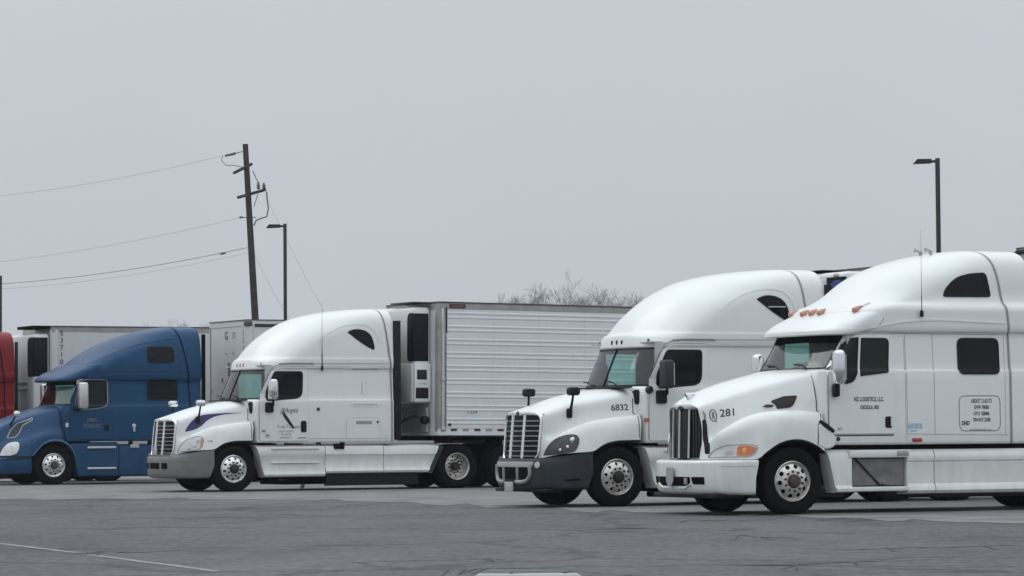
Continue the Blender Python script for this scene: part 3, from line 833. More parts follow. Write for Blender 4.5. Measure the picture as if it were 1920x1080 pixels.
    # bumper
    br = [(.29, -1.24, 1.13, .62, 2.4), (.32, -1.33, 1.19, .68, 2.4), (.44, -1.37, 1.21, .74, 2.4), (.66, -1.375, 1.22, .74, 2.4), (.76, -1.355, 1.22, .72, 2.4), (.80, -1.33, 1.22, .70, 2.4)]
    b = MB(); cols = list(zip(*br)); cc = [pchip(list(c), 4) for c in cols]; G = []
    for i in range(len(cc[0])):
        z, xf, w, L, n = [c[i] for c in cc]; row = []
        for k in range(21):
            a = math.pi / 2 * k / 20; row.append((xf + L - L * max(0, math.cos(a)) ** (2 / n), -w * math.sin(a) ** (2 / n), z))
        for k in range(1, 9):
            xe = -.47 - .12 * max(0, (.62 - z) / .33); xe = -.455 - .10 * max(0, (.55 - z) / .25)
            row.append((xf + L + (xe - xf - L) * k / 8, -w, z))
        G.append(row)
    top = []
    for (x, y, z) in G[-1]:
        f = max(0, min(1, (x + 1.25) / .85)); top.append((x, y, .81 + .11 * f))
    G.append(top); G.append([(min(x + .1, -.5), y * .94, z + .0) for x, y, z in top])
    b.grid(G); b.mirror(); bme = b.mesh("bumper", bump, angle=45); bo = link("bumper", bme, t); B = Surf([bme])
    def fpatch(bb, poly, off, m=0, th=.03): patch(bb, B, poly, off, th, m, nx=8, dz=.04, front=True)
    if style == "fleet":
        b = MB()
        fpatch(b, rpoly(rect(-.68, .68, .665, .755), .03), .022)
        for s in (-1, 1):
            P = [(p.x, p.y) for p in spl([(s * .62, .70, 0), (s * .63, .55, 0), (s * .56, .455, 0), (s * .42, .42, 0), (s * .22, .42, 0)], 14)]
            b.tube([(B.x(y, z) - .02, y, z) for y, z in P], .035, 8)
            b.tube([(B.x(s * .26, z) - .015, s * .26, z) for z in (.43, .68)], .026, 6)
        b.build("bumper_bar", ALUDULL, bo)
        b = MB(); fpatch(b, rpoly(rect(-.57, .57, .46, .66), .05), .006); b.build("bumper_opening", DARK, bo)
        b = MB(); b.box(-1.42, -1.405, -.16, .16, .25, .42, .006); o = b.build("licence_plate", PAPER, bo)
        b = MB(); b.lathe_y([(0, -.02), (.05, -.015), (.055, 0)], n=14); o = b.build("fog_lamp", LENS, bo); o.rotation_euler = (0, 0, R(-60)); o.location = (B.x(-.78, .70) - .01, -.78, .70)
        b = MB(); strip(b, B, [(-.95, .45), (-.70, .46)], .03, .006); b.build("tow_slot", DARK, bo)
        b = MB(); b.box(-1.2, -.9, -1.0, 1.0, .25, .31, .02); b.build("air_dam", BLACK, bo)
    else:
        b = MB()
        for y0, y1 in ((-.62, -.40), (-.28, .28), (.40, .62)): fpatch(b, rpoly([(y0, .50), (y1, .50), (y1 - (.0 if abs(y1) < .5 else .04 * (1 if y1 > 0 else 0)), .63), (y0, .63)], .02), .008)
        b.build("bumper_opening", DARK, bo)
        b = MB(); b.box(-1.325, -1.315, -.02, .20, .80, .97, .006); b.build("licence_plate", PAPER, grille)
        b = MB(); fpatch(b, rect(-.70, .70, .775, .79), .004); b.build("bumper_gap", DARK, bo)
        b = MB(); strip(b, B, [(-.60, .42), (-.56, .70), (-.52, .85)], .012, .004); b.build("bumper_joint", STEELD, bo)
    # side fairings
    fprof = lambda zt, zb: [(-1.13, zb), (-1.215, zb + .02), (-1.235, zb + .06), (-1.21, zb + .11), (-1.195, zb + .14), (-1.20, zb + (zt - zb) * .62), (-1.22, zb + (zt - zb) * .66), (-1.215, zt - .10), (-1.19, zt - .04), (-1.10, zt), (-.85, zt), (-.85, zb)]
    b = MB(); b.sweep_x(fprof(1.0, .30), lambda z: .49 + .22 * ((1.0 - z) / .7) ** .7 - (0), 2.125, n=10); st = b.pair("step_fairing", fair, t)
    b = MB(); b.box(.86, 1.98, -1.245, -1.2, .90, .945, .012); b.box(.86, 1.98, -1.235, -1.2, .60, .625, .01); b.pair("step_tread", fair, st)
    b = MB(); b.sweep_x(fprof(1.0, .36), 2.14, 3.515, n=4); tk = b.pair("tank_fairing", fair, t)
    b = MB(); b.box(2.34, 2.58, -1.24, -1.16, .90, 1.02, .012); b.pair("filler_recess", DARK, tk)
    b = MB(); b.sweep_x(fprof(.985, .36), 3.53, lambda z: 4.90 - .30 * (1 - (z - .36) / .63), n=6); b.pair("rear_fairing", fair, t)
    b = MB(); b.sweep_x([(-1.19, .345), (-1.19, .95), (-.9, .95), (-.9, .345)], lambda z: 4.91 - .30 * (1 - (z - .36) / .63), lambda z: 5.02 - .30 * (1 - (z - .36) / .63)); b.pair("fairing_rubber", GREYPL, t)
    b = MB(); b.sweep_x([(-1.17, .10), (-1.18, .36), (-1.05, .36), (-1.05, .10)], 2.17, 4.38); b.pair("fairing_skirt", BLACK, t)
    b = MB(); b.box(.75, 2.1, -.7, -.3, .24, .42, .06); b.tube([(.8, -.75, .2), (1.4, -.78, .18), (2.1, -.75, .2)], .05); b.build("exhaust_pipe", DARK, t)
    b = MB(); b.box(3.95, 5.2, -.42, .42, .96, 1.0); b.box(4.05, 5.0, -1.0, -.42, .955, .985, .008); b.build("deck_plate", ALUDULL, t)
    return t, S, H, B, door

def antenna(t, x, y, z0, z1, r=0.007):
    b = MB(); b.box(x - .02, x + .02, y - .03, y + .03, z0 - .05, z0 + .05, .012); b.tube([(x, y, z0), (x, y, z0 + (z1 - z0) * .22)], r * 1.4, 6); b.tube([(x, y, z0 + (z1 - z0) * .2), (x, y, z1)], [r * .9, r * .3], 5)
    return b.build("antenna", BLACK, t)
# ------------------------------------------------------------------ aero sleeper tractor with roof visor (nearest truck)
B_ROWS = [
    (1.02, .50, 1.20, .12, 3.0, 3.80), (1.06, .48, 1.225, .14, 3.0, 3.80), (2.11, .46, 1.215, .22, 2.8, 3.80), (2.15, .54, 1.195, .32, 2.5, 3.80),
    (2.69, .90, 1.165, .32, 2.5, 3.79), (2.71, .95, 1.20, .42, 2.5, 3.785), (2.80, 1.0, 1.225, .45, 2.5, 3.775), (3.02, 1.06, 1.225, .55, 2.4, 3.75),
    (3.10, 1.14, 1.20, .65, 2.4, 3.74), (3.17, 1.26, 1.13, .78, 2.4, 3.73), (3.28, 1.42, 1.10, .95, 2.3, 3.715), (3.50, 1.68, 1.085, 1.2, 2.2, 3.68),
    (3.72, 2.12, 1.04, 1.3, 2.2, 3.63), (3.86, 2.6, .95, 1.0, 2.2, 3.58), (3.94, 3.0, .80, .6, 2.2, 3.54), (3.985, 3.3, .52, .2, 2.2, 3.52), (3.995, 3.45, .2, .04, 2.2, 3.52)]
B_VISOR = [(2.655, .62, 1.16, .46, 2.5), (2.675, .575, 1.20, .50, 2.5), (2.72, .575, 1.225, .56, 2.5), (2.82, .68, 1.23, .58, 2.5), (2.95, .92, 1.215, .58, 2.4), (3.03, 1.12, 1.185, .56, 2.4), (3.09, 1.30, 1.13, .52, 2.3), (3.115, 1.42, 1.05, .46, 2.3)]
B_HOOD = [
    [(-1.21, 0, 1.64), (-1.08, 0, 1.735), (-0.92, 0, 1.815), (-0.65, 0, 1.915), (-0.29, 0, 2.01), (0.075, 0, 2.09), (0.35, 0, 2.14), (0.58, 0, 2.165)],
    [(-1.2, -0.28, 1.635), (-1.04, -0.3, 1.735), (-0.85, -0.33, 1.81), (-0.6, -0.37, 1.895), (-0.29, -0.42, 1.98), (0.075, -0.48, 2.065), (0.35, -0.53, 2.125), (0.575, -0.56, 2.155)],
    [(-1.18, -0.45, 1.58), (-1.06, -0.52, 1.635), (-0.95, -0.56, 1.675), (-0.6, -0.65, 1.79), (-0.2, -0.73, 1.905), (0.2, -0.81, 2.005), (0.53, -0.89, 2.1)],
    [(-1.176, -0.475, 1.535), (-1.06, -0.545, 1.583), (-0.953, -0.585, 1.623), (-0.6, -0.679, 1.735), (-0.2, -0.762, 1.848), (0.2, -0.844, 1.942), (0.53, -0.926, 2.04)],
    [(-1.15, -0.52, 1.3), (-1.06, -0.6, 1.325), (-0.98, -0.635, 1.37), (-0.6, -0.75, 1.525), (-0.2, -0.84, 1.62), (0.2, -0.93, 1.67), (0.53, -1.04, 1.72)],
    [(-1.15, -0.53, 1.12), (-1.08, -0.627, 1.142), (-1.0, -0.655, 1.15), (-0.62, -0.77, 1.345), (-0.2, -0.865, 1.425), (0.2, -0.965, 1.435), (0.53, -1.08, 1.445)],
    [(-1.16, -0.54, 1.05), (-1.09, -0.663, 1.106), (-1.0, -0.785, 1.232), (-0.63, -0.945, 1.452), (-0.2, -1.045, 1.537), (0.2, -1.085, 1.537), (0.52, -1.145, 1.502)],
    [(-1.17, -0.53, 0.98), (-1.1, -0.69, 1.026), (-0.98, -0.89, 1.152), (-0.64, -1.1, 1.357), (-0.2, -1.19, 1.442), (0.2, -1.205, 1.427), (0.52, -1.205, 1.367)],
    [(-1.18, -0.52, 0.9), (-1.09, -0.72, 0.94), (-0.92, -0.94, 1.01), (-0.66, -1.14, 1.1), (-0.4, -1.225, 1.2), (-0.05, -1.235, 1.28), (0.2, -1.235, 1.26), (0.52, -1.235, 1.16)],
    [(-1.19, -0.52, 0.82), (-1.1, -0.73, 0.82), (-0.93, -0.95, 0.82), (-0.75, -1.12, 0.82), (-0.585, -1.22, 0.83), (-0.45, -1.24, 0.93), (-0.25, -1.24, 1.05), (-0.05, -1.24, 1.105), (0.174, -1.24, 1.1), (0.398, -1.24, 1.015), (0.52, -1.24, 0.93)]]

def visor_tractor(name, label, cat, loc, rz):
    t = thing(name, label, cat, loc, rz, "semi trucks parked in a row")
    P = WHITE
    running_gear(t, "b")
    sh = Shell(B_ROWS); ws = (12, 16, 10)
    me = sh.mb(ws=ws).mesh("cab_body", P, angle=50)
    cut_rect(me, 1.20, 1.66, 2.10, 2.62); link("cab_body", me, t)
    hb = MB(); hb.grid(net(B_HOOD, 60, 36)); hb.mirror(); hme = hb.mesh("hood", P, angle=50); link("hood", hme, t)
    vis = Shell([(z, xf, w, L, n, 1.62) for z, xf, w, L, n in B_VISOR], sub=4)
    V = MB(); O = [vis.outline(i)[:-2] for i in range(vis.n)]
    O = [[(x, y * (1 - .0 * k), z + .095 * max(0, min(1, (x - 1.06) / .48)) * (1 - i / vis.n)) for k, (x, y, z) in enumerate(o)] for i, o in enumerate(O)]
    V.grid(O); 
    under = [[(x + .34 * f, y * (1 - .12 * f), z + .03 * f) for x, y, z in O[0][:17]] for f in (0, .5, 1)]
    V.grid(under); V.mirror(); vme = V.mesh("roof_visor", P, angle=45); link("roof_visor", vme, t)
    S, H, VS = Surf([me]), Surf([hme]), Surf([vme])
    sh.screen(ws, .004).build("windshield", SHIELD, t)
    fb = sh.frit(ws, .045, -.002); fb.build("windshield_frame", BLACK, t)
    b = MB(); O2 = [[Vector(p) for p in sh.outline(i, -.012)[:11]] for i in range(12, 17)]
    b.grid([[O2[4][j].lerp(O2[0][j], f) + Vector((-.02 * (1 - f / .3), 0, 0)) for j in range(11)] for f in (0, .12, .235)]); b.mirror(); b.build("sun_visor", DARK, t)
    b = MB()
    for y in (-.75, .1):
        b = MB(); b.tube([(.50, y, 2.16), (.60, y + .3, 2.22), (.62, y + .6, 2.24)], .013, 5); b.build("wiper", BLACK, t)
    interior(t, [(1.05, .62, 1.2, .2, 3, 3.7), (2.04, .60, 1.19, .25, 2.8, 3.7), (2.08, .62, 1.18, .4, 2.5, 3.7)], .58, 3.7, 2.13, 1.12, 2.7, (.98, 1.66, 1.2, 1.3))
    b = MB(); b.box(2.0, 2.02, -1.14, 1.14, 2.0, 2.8); b.box(.98, 2.0, -1.14, -1.13, 2.0, 2.78); b.box(1.0, 2.0, -1.1, 1.1, 2.76, 2.78); b.box(1.7, 2.0, 1.13, 1.14, 2.0, 2.78); b.build("headliner", CABINL, t)
    b = MB(); b.box(1.18, 1.68, 1.18, 1.186, 2.08, 2.64); b.build("passenger_window", TEAL, t)
    b = MB(); W = rpoly([(1.18, 2.08), (1.18, 2.64), (1.68, 2.64), (1.68, 2.08)], .06); b.tube([(x, 1.20, z) for x, z in W + W[:1]], .03, 6, cap=False); b.build("window_frame", BLACK, t)
    # clutter along the dash
    rag = mat("pale_cloth", (.42, .42, .33), .9, var=.35, scale=25)
    b = MB()
    for k in range(9):
        x, y = .70 + .03 * random.random(), -.78 + .085 * k
        b.lathe_z([(0, 0), (.07 + .03 * random.random(), .01), (.06, .06 + .05 * random.random()), (.0, .10 + .05 * random.random())], (x, y, 2.15), 9)
    tag(b.build("dashboard_cloth", rag), "pale crumpled cloth lying on the dashboard behind the windshield of the nearest truck", "cloth")
    bpy.data.objects["dashboard_cloth"].location = loc; bpy.data.objects["dashboard_cloth"].rotation_euler = (0, 0, R(rz))
    # joints
    rear_seam(sh, t, SEAM)
    joints(t, SEAM, [(S, [(1.70, 2.685), (2.4, 2.68), (3.79, 2.675)], .009), (S, [(1.955, 1.18), (1.955, 2.68)], .008), (S, [(2.435, 1.18), (2.435, 2.67)], .008), (S, [(1.955, 1.175), (3.72, 1.15)], .008),
                     (S, [(3.68, 1.15), (3.70, 2.66)], .006), (S, [(1.93, 1.06), (1.935, 2.6)], .006), (S, [(.60, 1.25), (.60, 2.06)], .008), (VS, [(1.22, 2.70), (1.36, 2.73), (1.50, 2.81), (1.57, 2.92)], .010)])
    # raised shoulder under the roof fairing
    b = MB(); strip(b, S, [(p.x, p.y) for p in spl([(1.36, 2.76, 0), (1.65, 2.82, 0), (2.0, 2.865, 0), (2.5, 2.89, 0), (3.1, 2.87, 0), (3.7, 2.85, 0)], 20)], .022, .010); b.build("shoulder_crease", P, t)
    # door with quarter light
    dp = rpoly([(.61, 1.185), (1.735, 1.185), (1.755, 2.67), (1.02, 2.67), (.62, 2.10)], [.04, .04, .10, .24, .08], 5)
    b = MB(); patch(b, S, dp, .012, .012, nx=12, dz=.05); ring_strip(b, S, dp, .011, .003, 1); strip(b, S, [(.66, 1.16), (1.72, 1.16)], .02, .004, 1)
    door = b.build("door", [P, GASKET], t)
    q = rpoly([(.80, 2.14), (.90, 2.50), (1.03, 2.615), (1.155, 2.625), (1.105, 2.08), (1.03, 1.95), (.86, 1.915)], [.06, .08, .06, .01, .06, .06, .06], 4)
    pane(t, S, q, door, "quarter_window", .022, .016)
    q = rpoly([(1.145, 2.04), (1.195, 2.615), (1.675, 2.615), (1.64, 2.095)], [.02, .02, .09, .04], 4)
    pane(t, S, q, door, "door_window", .024, .016, mat("green_tinted_glass", (.008, .015, .013), .05, var=.3, scale=2, spec=.25))
    b = MB(); patch(b, S, rpoly(rect(1.565, 1.685, 1.27, 1.44), .03), .02, .02, nx=5, m=0); b.tube([(1.655, S.y(1.65, z) - .035, z) for z in (1.29, 1.36, 1.43)], .018, 6, m=1); b.build("door_handle", [BLACK, CHROME], door)
    # windows of the bunk
    pane(t, S, rpoly(rect(2.865, 3.605, 2.07, 2.625), .11, 5), None, "sleeper_window", .035, .008)
    rw = rpoly([(2.665, 3.245), (2.72, 3.37), (2.90, 3.54), (3.15, 3.61), (3.46, 3.63), (3.53, 3.25)], [.06, .06, .12, .12, .07, .06], 4)
    pane(t, S, rw, None, "roof_window", .03, .006)
    # extender
    sx = Shell([(z, xr + .004, w if w < .1 else w - .002, .012, 2.2, 4.32 - max(0, z - 3.2) * .13) for (z, xf, w, L, n, xr) in B_ROWS])
    V = MB(); O = [sx.outline(i)[:-2] for i in range(sx.n)]; V.grid(O); V.mirror(); V.build("side_extender", P, t)
    b = MB(); b.box(3.82, 3.84, -1.05, 1.05, 1.06, 3.5)
    b.build("cab_back", DARK, t)
    b = MB()
    for y in (-.25, .05): b.tube([(3.02, y, 3.985), (2.94, y, 4.005), (2.89, y, 4.015)], [.012, .018, .032], 10); b.box(2.97, 3.02, y - .015, y + .015, 3.93, 3.99, .006)
    b.build("air_horn", ALUDULL, t)
    # grille: vertical bars in a bright frame
    gx = lambda y, z: -1.245 + .12 * (y / .52) ** 2 + (z - .83) * .03
    fr = rpoly([(-.535, .86), (-.48, .825), (.48, .825), (.535, .86), (.535, 1.50), (.455, 1.57), (-.455, 1.57), (-.535, 1.50)], .05)
    b = MB(); b.tube([(gx(y, z), y, z) for y, z in fr + fr[:1]], .020, 8, cap=False); grille = b.build("grille", mat("dull_chrome", (.30, .30, .30), .3, metal=.8), t)
    b = MB(); b.grid([[(gx(y, z) + .045, y, z) for y in [-.53 + 1.06 * i / 10 for i in range(11)]] for z in (.82, 1.1, 1.4, 1.58)]); b.build("radiator_screen", MESHBLK, grille)
    b = MB(); b.tube([(gx(0, z) - .02, 0, z) for z in (.84, 1.1, 1.56)], .016, 6); gb = b.mesh("grille_bar", ALU)
    b = MB(); b.box(-.008, .02, -.0245, .0245, .85, 1.55, .004); gs = b.mesh("grille_slat", mat("grille_slat_paint", (.030, .029, .029), .55, spec=.25))
    for y in (-.256, 0, .256):
        o = link("grille_bar", gb, grille); o.location = (gx(y, 1) - gx(0, 1), y, 0)
    for i in range(18):
        y = -.485 + i * .0571
        if min(abs(y - c) for c in (-.256, 0, .256)) < .022: continue
        o = link("grille_slat", gs, grille); o.location = (gx(y, 1) + .018, y, 0)
    b = surround(hb.v, 36, fr, gx); b.build("grille_surround", P, t)
    b = MB(); b.lathe_y([(0, -.02), (.06, -.016), (.075, 0), (.08, .03)], n=20); o = b.build("bonnet_emblem", INK, grille); o.rotation_euler = (0, 0, R(-90)); o.location = (gx(0, 1.56) - .01, 0, 1.575); o.scale = (1, 1, .6)
    b = MB(); b.tube([(-1.10, 0, 1.73), (-1.14, 0, 1.78), (-1.0, 0, 1.80)], [.03, .035, .02], 8); b.build("bonnet_ornament", CHROME, t)
    b = MB(); patch(b, H, rpoly([(-1.145, .90), (-1.11, .90), (-1.09, 1.30), (-1.10, 1.42), (-1.14, 1.40)], .02), .008, .02, nx=4); b.pair("side_intake", BLACK, t)
    # headlights with amber end
    hp = rpoly([(-1.13, .848), (-1.07, .96), (-.96, 1.03), (-.67, 1.04), (-.575, 1.01), (-.635, .905), (-.72, .86)], [.02, .05, .05, .04, .03, .03, .04], 4)
    b = MB(); patch(b, H, hp, .010, .03, nx=14, dz=.025); ring_strip(b, H, hp, .012, .012, 1); hl = b.mesh("headlight", [LENS, SEAM]); lamp = link("headlight", hl, t); o = link("headlight", hl, t); o.scale = (1, -1, 1)
    b = MB(); patch(b, H, rpoly([(-.85, .875), (-.83, 1.0), (-.80, 1.022), (-.69, 1.02), (-.60, .99), (-.655, .91), (-.73, .878)], .03), .016, .01, nx=8, dz=.02); b.lathe_y([(.05, -.02), (.03, -.028), (0, -.03)], (-.75, H.y(-.75, .945), .945), 12, 1); b.build("turn_signal", [AMBER, mat("lit_amber_bulb", (.85, .42, .14), .2)], lamp)
    b = MB(); patch(b, H, rpoly(rect(-.97, -.88, .885, .94), .02), .016, .01, nx=4, dz=.02); b.build("lamp_reflector", PAPER, lamp)
    # louvre and side lamp on the bonnet
    b = MB(); lv = rpoly([(-.155, 1.675), (.05, 1.745), (.235, 1.755), (.165, 1.62), (.12, 1.585), (-.07, 1.565), (-.09, 1.62)], .02, 3); patch(b, H, lv, .004, .012, nx=8, dz=.02); ring_strip(b, H, lv, .012, .012); b.build("bonnet_louvre", mat("louvre_black", (.02, .012, .014), .5), t)
    b = MB(); lv = rpoly([(-.30, 1.60), (-.23, 1.635), (-.13, 1.63), (-.115, 1.60), (-.16, 1.575), (-.26, 1.575)], .03, 3); patch(b, H, lv, .012, .012, nx=6, dz=.015); ring_strip(b, H, lv, .010, .014, 1); b.build("bonnet_badge", [mat("dark_red_badge", (.07, .02, .02), .4), ALU], t)
    text("fleet_number", "281", -.80, 1.505, .155, H, INK, t, tilt=.10, bold=.002, shear=.15)
    b = MB(); lv = [(-1.0 + .05 * math.cos(a) * .9, 1.47 + .085 * math.sin(a)) for a in [k * math.pi / 8 for k in range(16)]]; ring_strip(b, H, lv, .018, .003); strip(b, H, [(-1.0, 1.42), (-1.0, 1.52)], .03, .003); strip(b, H, [(-.99, 1.39), (-.955, 1.375)], .014, .003); b.build("round_decal", INKG, t)
    # visor marker lamps
    mk = MB(); mk.tube([(-.045, 0, .012), (-.02, 0, .02), (.05, 0, .018), (.12, 0, .016), (.19, 0, .012)], [.018, .046, .042, .026, .006], 10); mkm = mk.mesh("marker_lamp", AMBERP)
    tl = MB(); tl.tube([(.10, 0, .018), (.2, 0, .016), (.30, 0, .012)], [.022, .018, .004], 8); tlm = tl.mesh("lamp_tail", P)
    for y in (-.98, -.26, 0, .26, .98):
        hit = VS.t.ray_cast(Vector((1.02 + .20 * (abs(y) > .5), y, 5)), Vector((0, 0, -1)))
        o = link("marker_lamp", mkm, t); o.location = hit[0] + Vector((0, 0, .01)); o.rotation_euler = (0, R(-25), 0); q = link("lamp_tail", tlm, o)
    # bumper
    br = [(.30, -1.22, 1.16, .62, 2.4), (.33, -1.32, 1.20, .70, 2.35), (.40, -1.365, 1.215, .74, 2.35), (.60, -1.385, 1.23, .76, 2.35), (.76, -1.385, 1.235, .77, 2.35), (.80, -1.36, 1.23, .75, 2.35), (.812, -1.30, 1.21, .70, 2.35), (.812, -1.1, .95, .4, 2.35)]
    cc = [pchip(list(c), 4) for c in zip(*br)]; G = []
    for i in range(len(cc[0])):
        z, xf, w, L, n = [c[i] for c in cc]; row = []
        for k in range(21):
            a = math.pi / 2 * k / 20; row.append((xf + L - L * max(0, math.cos(a)) ** (2 / n), -w * math.sin(a) ** (2 / n), z))
        for k in range(1, 9): row.append((xf + L + (-.585 - .085 * max(0, min(1, (.75 - z) / .4)) - xf - L) * k / 8, -w, z))
        G.append(row)
    b = MB(); b.grid(G); b.mirror(); bme = b.mesh("bumper", P, angle=45); bo = link("bumper", bme, t); B = Surf([bme])
    b = MB(); patch(b, B, rpoly([(-.50, .47), (-.36, .43), (.36, .43), (.50, .47), (.50, .565), (-.50, .565)], .02), .006, .02, nx=10, front=True)
    for s in (-1, 1): patch(b, B, rpoly([(s * .66 - .13, .455), (s * .66 + .10, .455), (s * .66 + .13, .565), (s * .66 - .13, .565)], .02), .006, .02, front=True)
    b.build("bumper_opening", DARK, bo)
    b = MB(); b.tube([(B.x(y, z) - .006, y, z) for y, z in ((-.52, .46), (-.36, .40), (.36, .40), (.52, .46))], .018, 6); b.build("bumper_lip", P, bo)
    b = MB(); b.prism_x([(-.11, .70), (.11, .70), (.11, .50), (.06, .44), (0, .42), (-.06, .44), (-.11, .50)], -1.43, -1.415); b.build("shield_plate", mat("grey_plate", (.33, .34, .37), .5), bo)
    b = MB(); b.box(-1.395, -1.365, -.47, -.40, .455, .55, .005); b.build("tow_hook", ALUDULL, bo)
    b = MB(); strip(b, B, [(-1.1, .745), (-.9, .75), (-.62, .75)], .05, .008); b.build("bumper_trim", P, bo)
    b = MB(); b.box(-1.2, -.7, -1.0, 1.0, .25, .32, .02); b.build("air_dam", BLACK, bo)
    # arch lip and rear piece of the wing
    b = MB(); arc = spl(B_HOOD[-1][4:], 28)
    b.grid([[p + Vector((0, -.004, 0)) for p in arc], [p + Vector((0, 0, -.03)) for p in arc], [p + Vector((0, .40, -.03)) for p in arc]]); b.pair("wheel_arch_lip", BLACK, t)
    b = MB(); fp = rpoly([(.43, 1.325), (.545, 1.275), (.735, 1.135), (.72, 1.05), (.67, .985), (.54, .955), (.40, 1.02)], .03); b.prism_y(fp, -1.25, -1.05, b=.02); b.pair("wing_extension", P, t)
    b = MB(); strip(b, H, [(.41, 1.03), (.43, 1.32), (.48, 1.40)], .014, .006); b.build("wing_joint", GASKET, t)
    b = MB(); strip(b, H, [(.495, 1.42), (.50, 1.6), (.50, 1.8), (.505, 2.0), (.50, 2.06)], .014, .004); b.pair("hood_joint", GASKET, t)
    b = MB(); b.tube([(.47, -1.2, 1.37), (.56, -1.235, 1.31), (.68, -1.235, 1.22)], .03, 8); b.build("hood_latch", BLACK, t)
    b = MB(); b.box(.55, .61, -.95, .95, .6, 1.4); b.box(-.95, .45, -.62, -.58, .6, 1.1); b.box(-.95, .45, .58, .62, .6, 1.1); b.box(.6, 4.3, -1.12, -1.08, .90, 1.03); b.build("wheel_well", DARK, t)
    # mirrors
    for s in (-1, 1):
        mx_, my_ = (.655, -1.45) if s < 0 else (.78, 1.30)
        b = MB(); b.box(mx_ - .075, mx_ + .085, my_ - .105, my_ + .105, 1.91, 2.43, .072, seg=5); b.box(mx_ + .08, mx_ + .09, my_ - .07, my_ + .07, 1.98, 2.36, 0, 1); b.build("side_mirror", CHROME, t, angle=60)
        b = MB(); b.tube([(.67, s * 1.42, 1.94), (.72, s * 1.3, 1.86), (.74, s * 1.2, 1.84)], .03, 8); b.box(.64, .74, s * 1.30 - .06, s * 1.30 + .06, 1.73, 1.93, .035); b.build("mirror_arm", BLACK, t)
    # step box, tank fairing
    fprof = [(-1.10, .27), (-1.215, .29), (-1.245, .33), (-1.235, .39), (-1.20, .43), (-1.195, .72), (-1.20, .745), (-1.18, .76), (-1.205, .775), (-1.215, .82), (-1.20, .89), (-1.15, .945), (-.9, .955), (-.9, .27)]
    b = MB(); b.sweep_x([(-1.14, .31), (-1.235, .33), (-1.24, .37), (-1.20, .42), (-1.205, .80), (-1.19, .88), (-1.14, .95), (-.9, .95), (-.9, .31)], lambda z: .575 + .15 * min(1, max(0, (.95 - z) / .6)) ** .8, 1.0, n=8); stp = b.pair("step_fairing", WHITE2, t)
    b = MB(); b.box(1.0, 1.93, -1.14, -1.08, .39, .83); b.pair("battery_box", STEELD, t)
    b = MB(); b.box(.98, 2.0, -1.235, -1.0, .325, .395, .015); b.box(.95, 2.0, -1.225, -1.0, .825, .945, .025); b.pair("step_tread", WHITE2, t)
    b = MB(); b.tube([(1.09, -1.155, .81), (1.50, -1.155, .42)], .014, 6); b.tube([(1.53, -1.15, .42), (1.60, -1.15, .40)], .02, 6); b.box(1.0, 1.93, -1.15, -1.13, .395, .412); b.box(1.0, 1.93, -1.15, -1.13, .81, .825); b.build("box_stay", BLACK, t)
    b = MB(); b.box(1.76, 1.97, -1.235, -1.2, .845, .93, .02); b.build("step_latch", ALUDULL, t)
    b = MB(); b.sweep_x(fprof, 1.95, 2.42, n=4); b.pair("fairing_end", WHITE2, t)
    b = MB(); b.sweep_x(fprof, 2.435, 4.75, n=4); b.pair("tank_fairing", WHITE2, t)
    b = MB(); b.box(2.0, 4.7, -1.12, -.8, .22, .30, .02); b.build("fairing_skirt", BLACK, t)
    b = MB(); b.box(3.85, 5.3, -.42, .42, .96, 1.0); b.box(4.4, 5.0, -1.0, -.42, .955, .985, .008); b.build("deck_plate", ALUDULL, t)
    # small lamps and lettering
    b = MB(); b.box(2.03, 2.20, S.y(2.1, 1.1) - .03, S.y(2.1, 1.1) + .02, 1.055, 1.115, .02); b.build("side_marker", REDL, t)
    b = MB(); b.lathe_y([(0, -.02), (.03, -.015), (.035, .01)], (.76, S.y(.76, 1.11), 1.11), 12); b.build("round_marker", HUBD, t)
    text("company_name", "NZ LOGISTICS, LLC.", 1.29, 1.695, .088, S, INK, door, .016, sx=.66, bold=.002)
    text("company_town", "OSCEOLA, IND", 1.30, 1.575, .080, S, INK, door, .016, sx=.60, bold=.002)
    text("cab_badge", "387", .78, 1.255, .06, S, INKG, door, .016)
    pp = rpoly(rect(2.865, 3.59, 1.215, 1.745), .10, 3)
    b = MB(); ring_strip(b, S, pp, .012, .003); b.build("placard_outline", INKG, t)
    for k, (w_, s_) in enumerate((("USDOT 2162172", .66), ("GVW 78000", .66), ("KYU 128086", .66), ("704-937-2308", .7))):
        text("permit_lettering", w_, 3.26, 1.665 - k * .095, .078, S, INK, t, sx=s_, bold=.002)
    text("permit_badge", "DHD", 2.97, 1.33, .085, S, INKB, t, sx=.75, bold=.004, shear=.2)
    text("permit_website", "www.logisticstrucks.com", 3.24, 1.235, .05, S, INKG, t, sx=.75)
    b = MB(); patch(b, S, rect(1.965, 2.215, 1.255, 1.335), .003, .005, nx=4); patch(b, S, rect(1.985, 2.12, 1.21, 1.235), .003, .005, nx=3, m=1); b.build("sticker", [PALE, PALE], t)
    antenna(t, 2.20, S.y(2.2, 3.05) - .05, 2.98, 4.25, .0045)
    return t

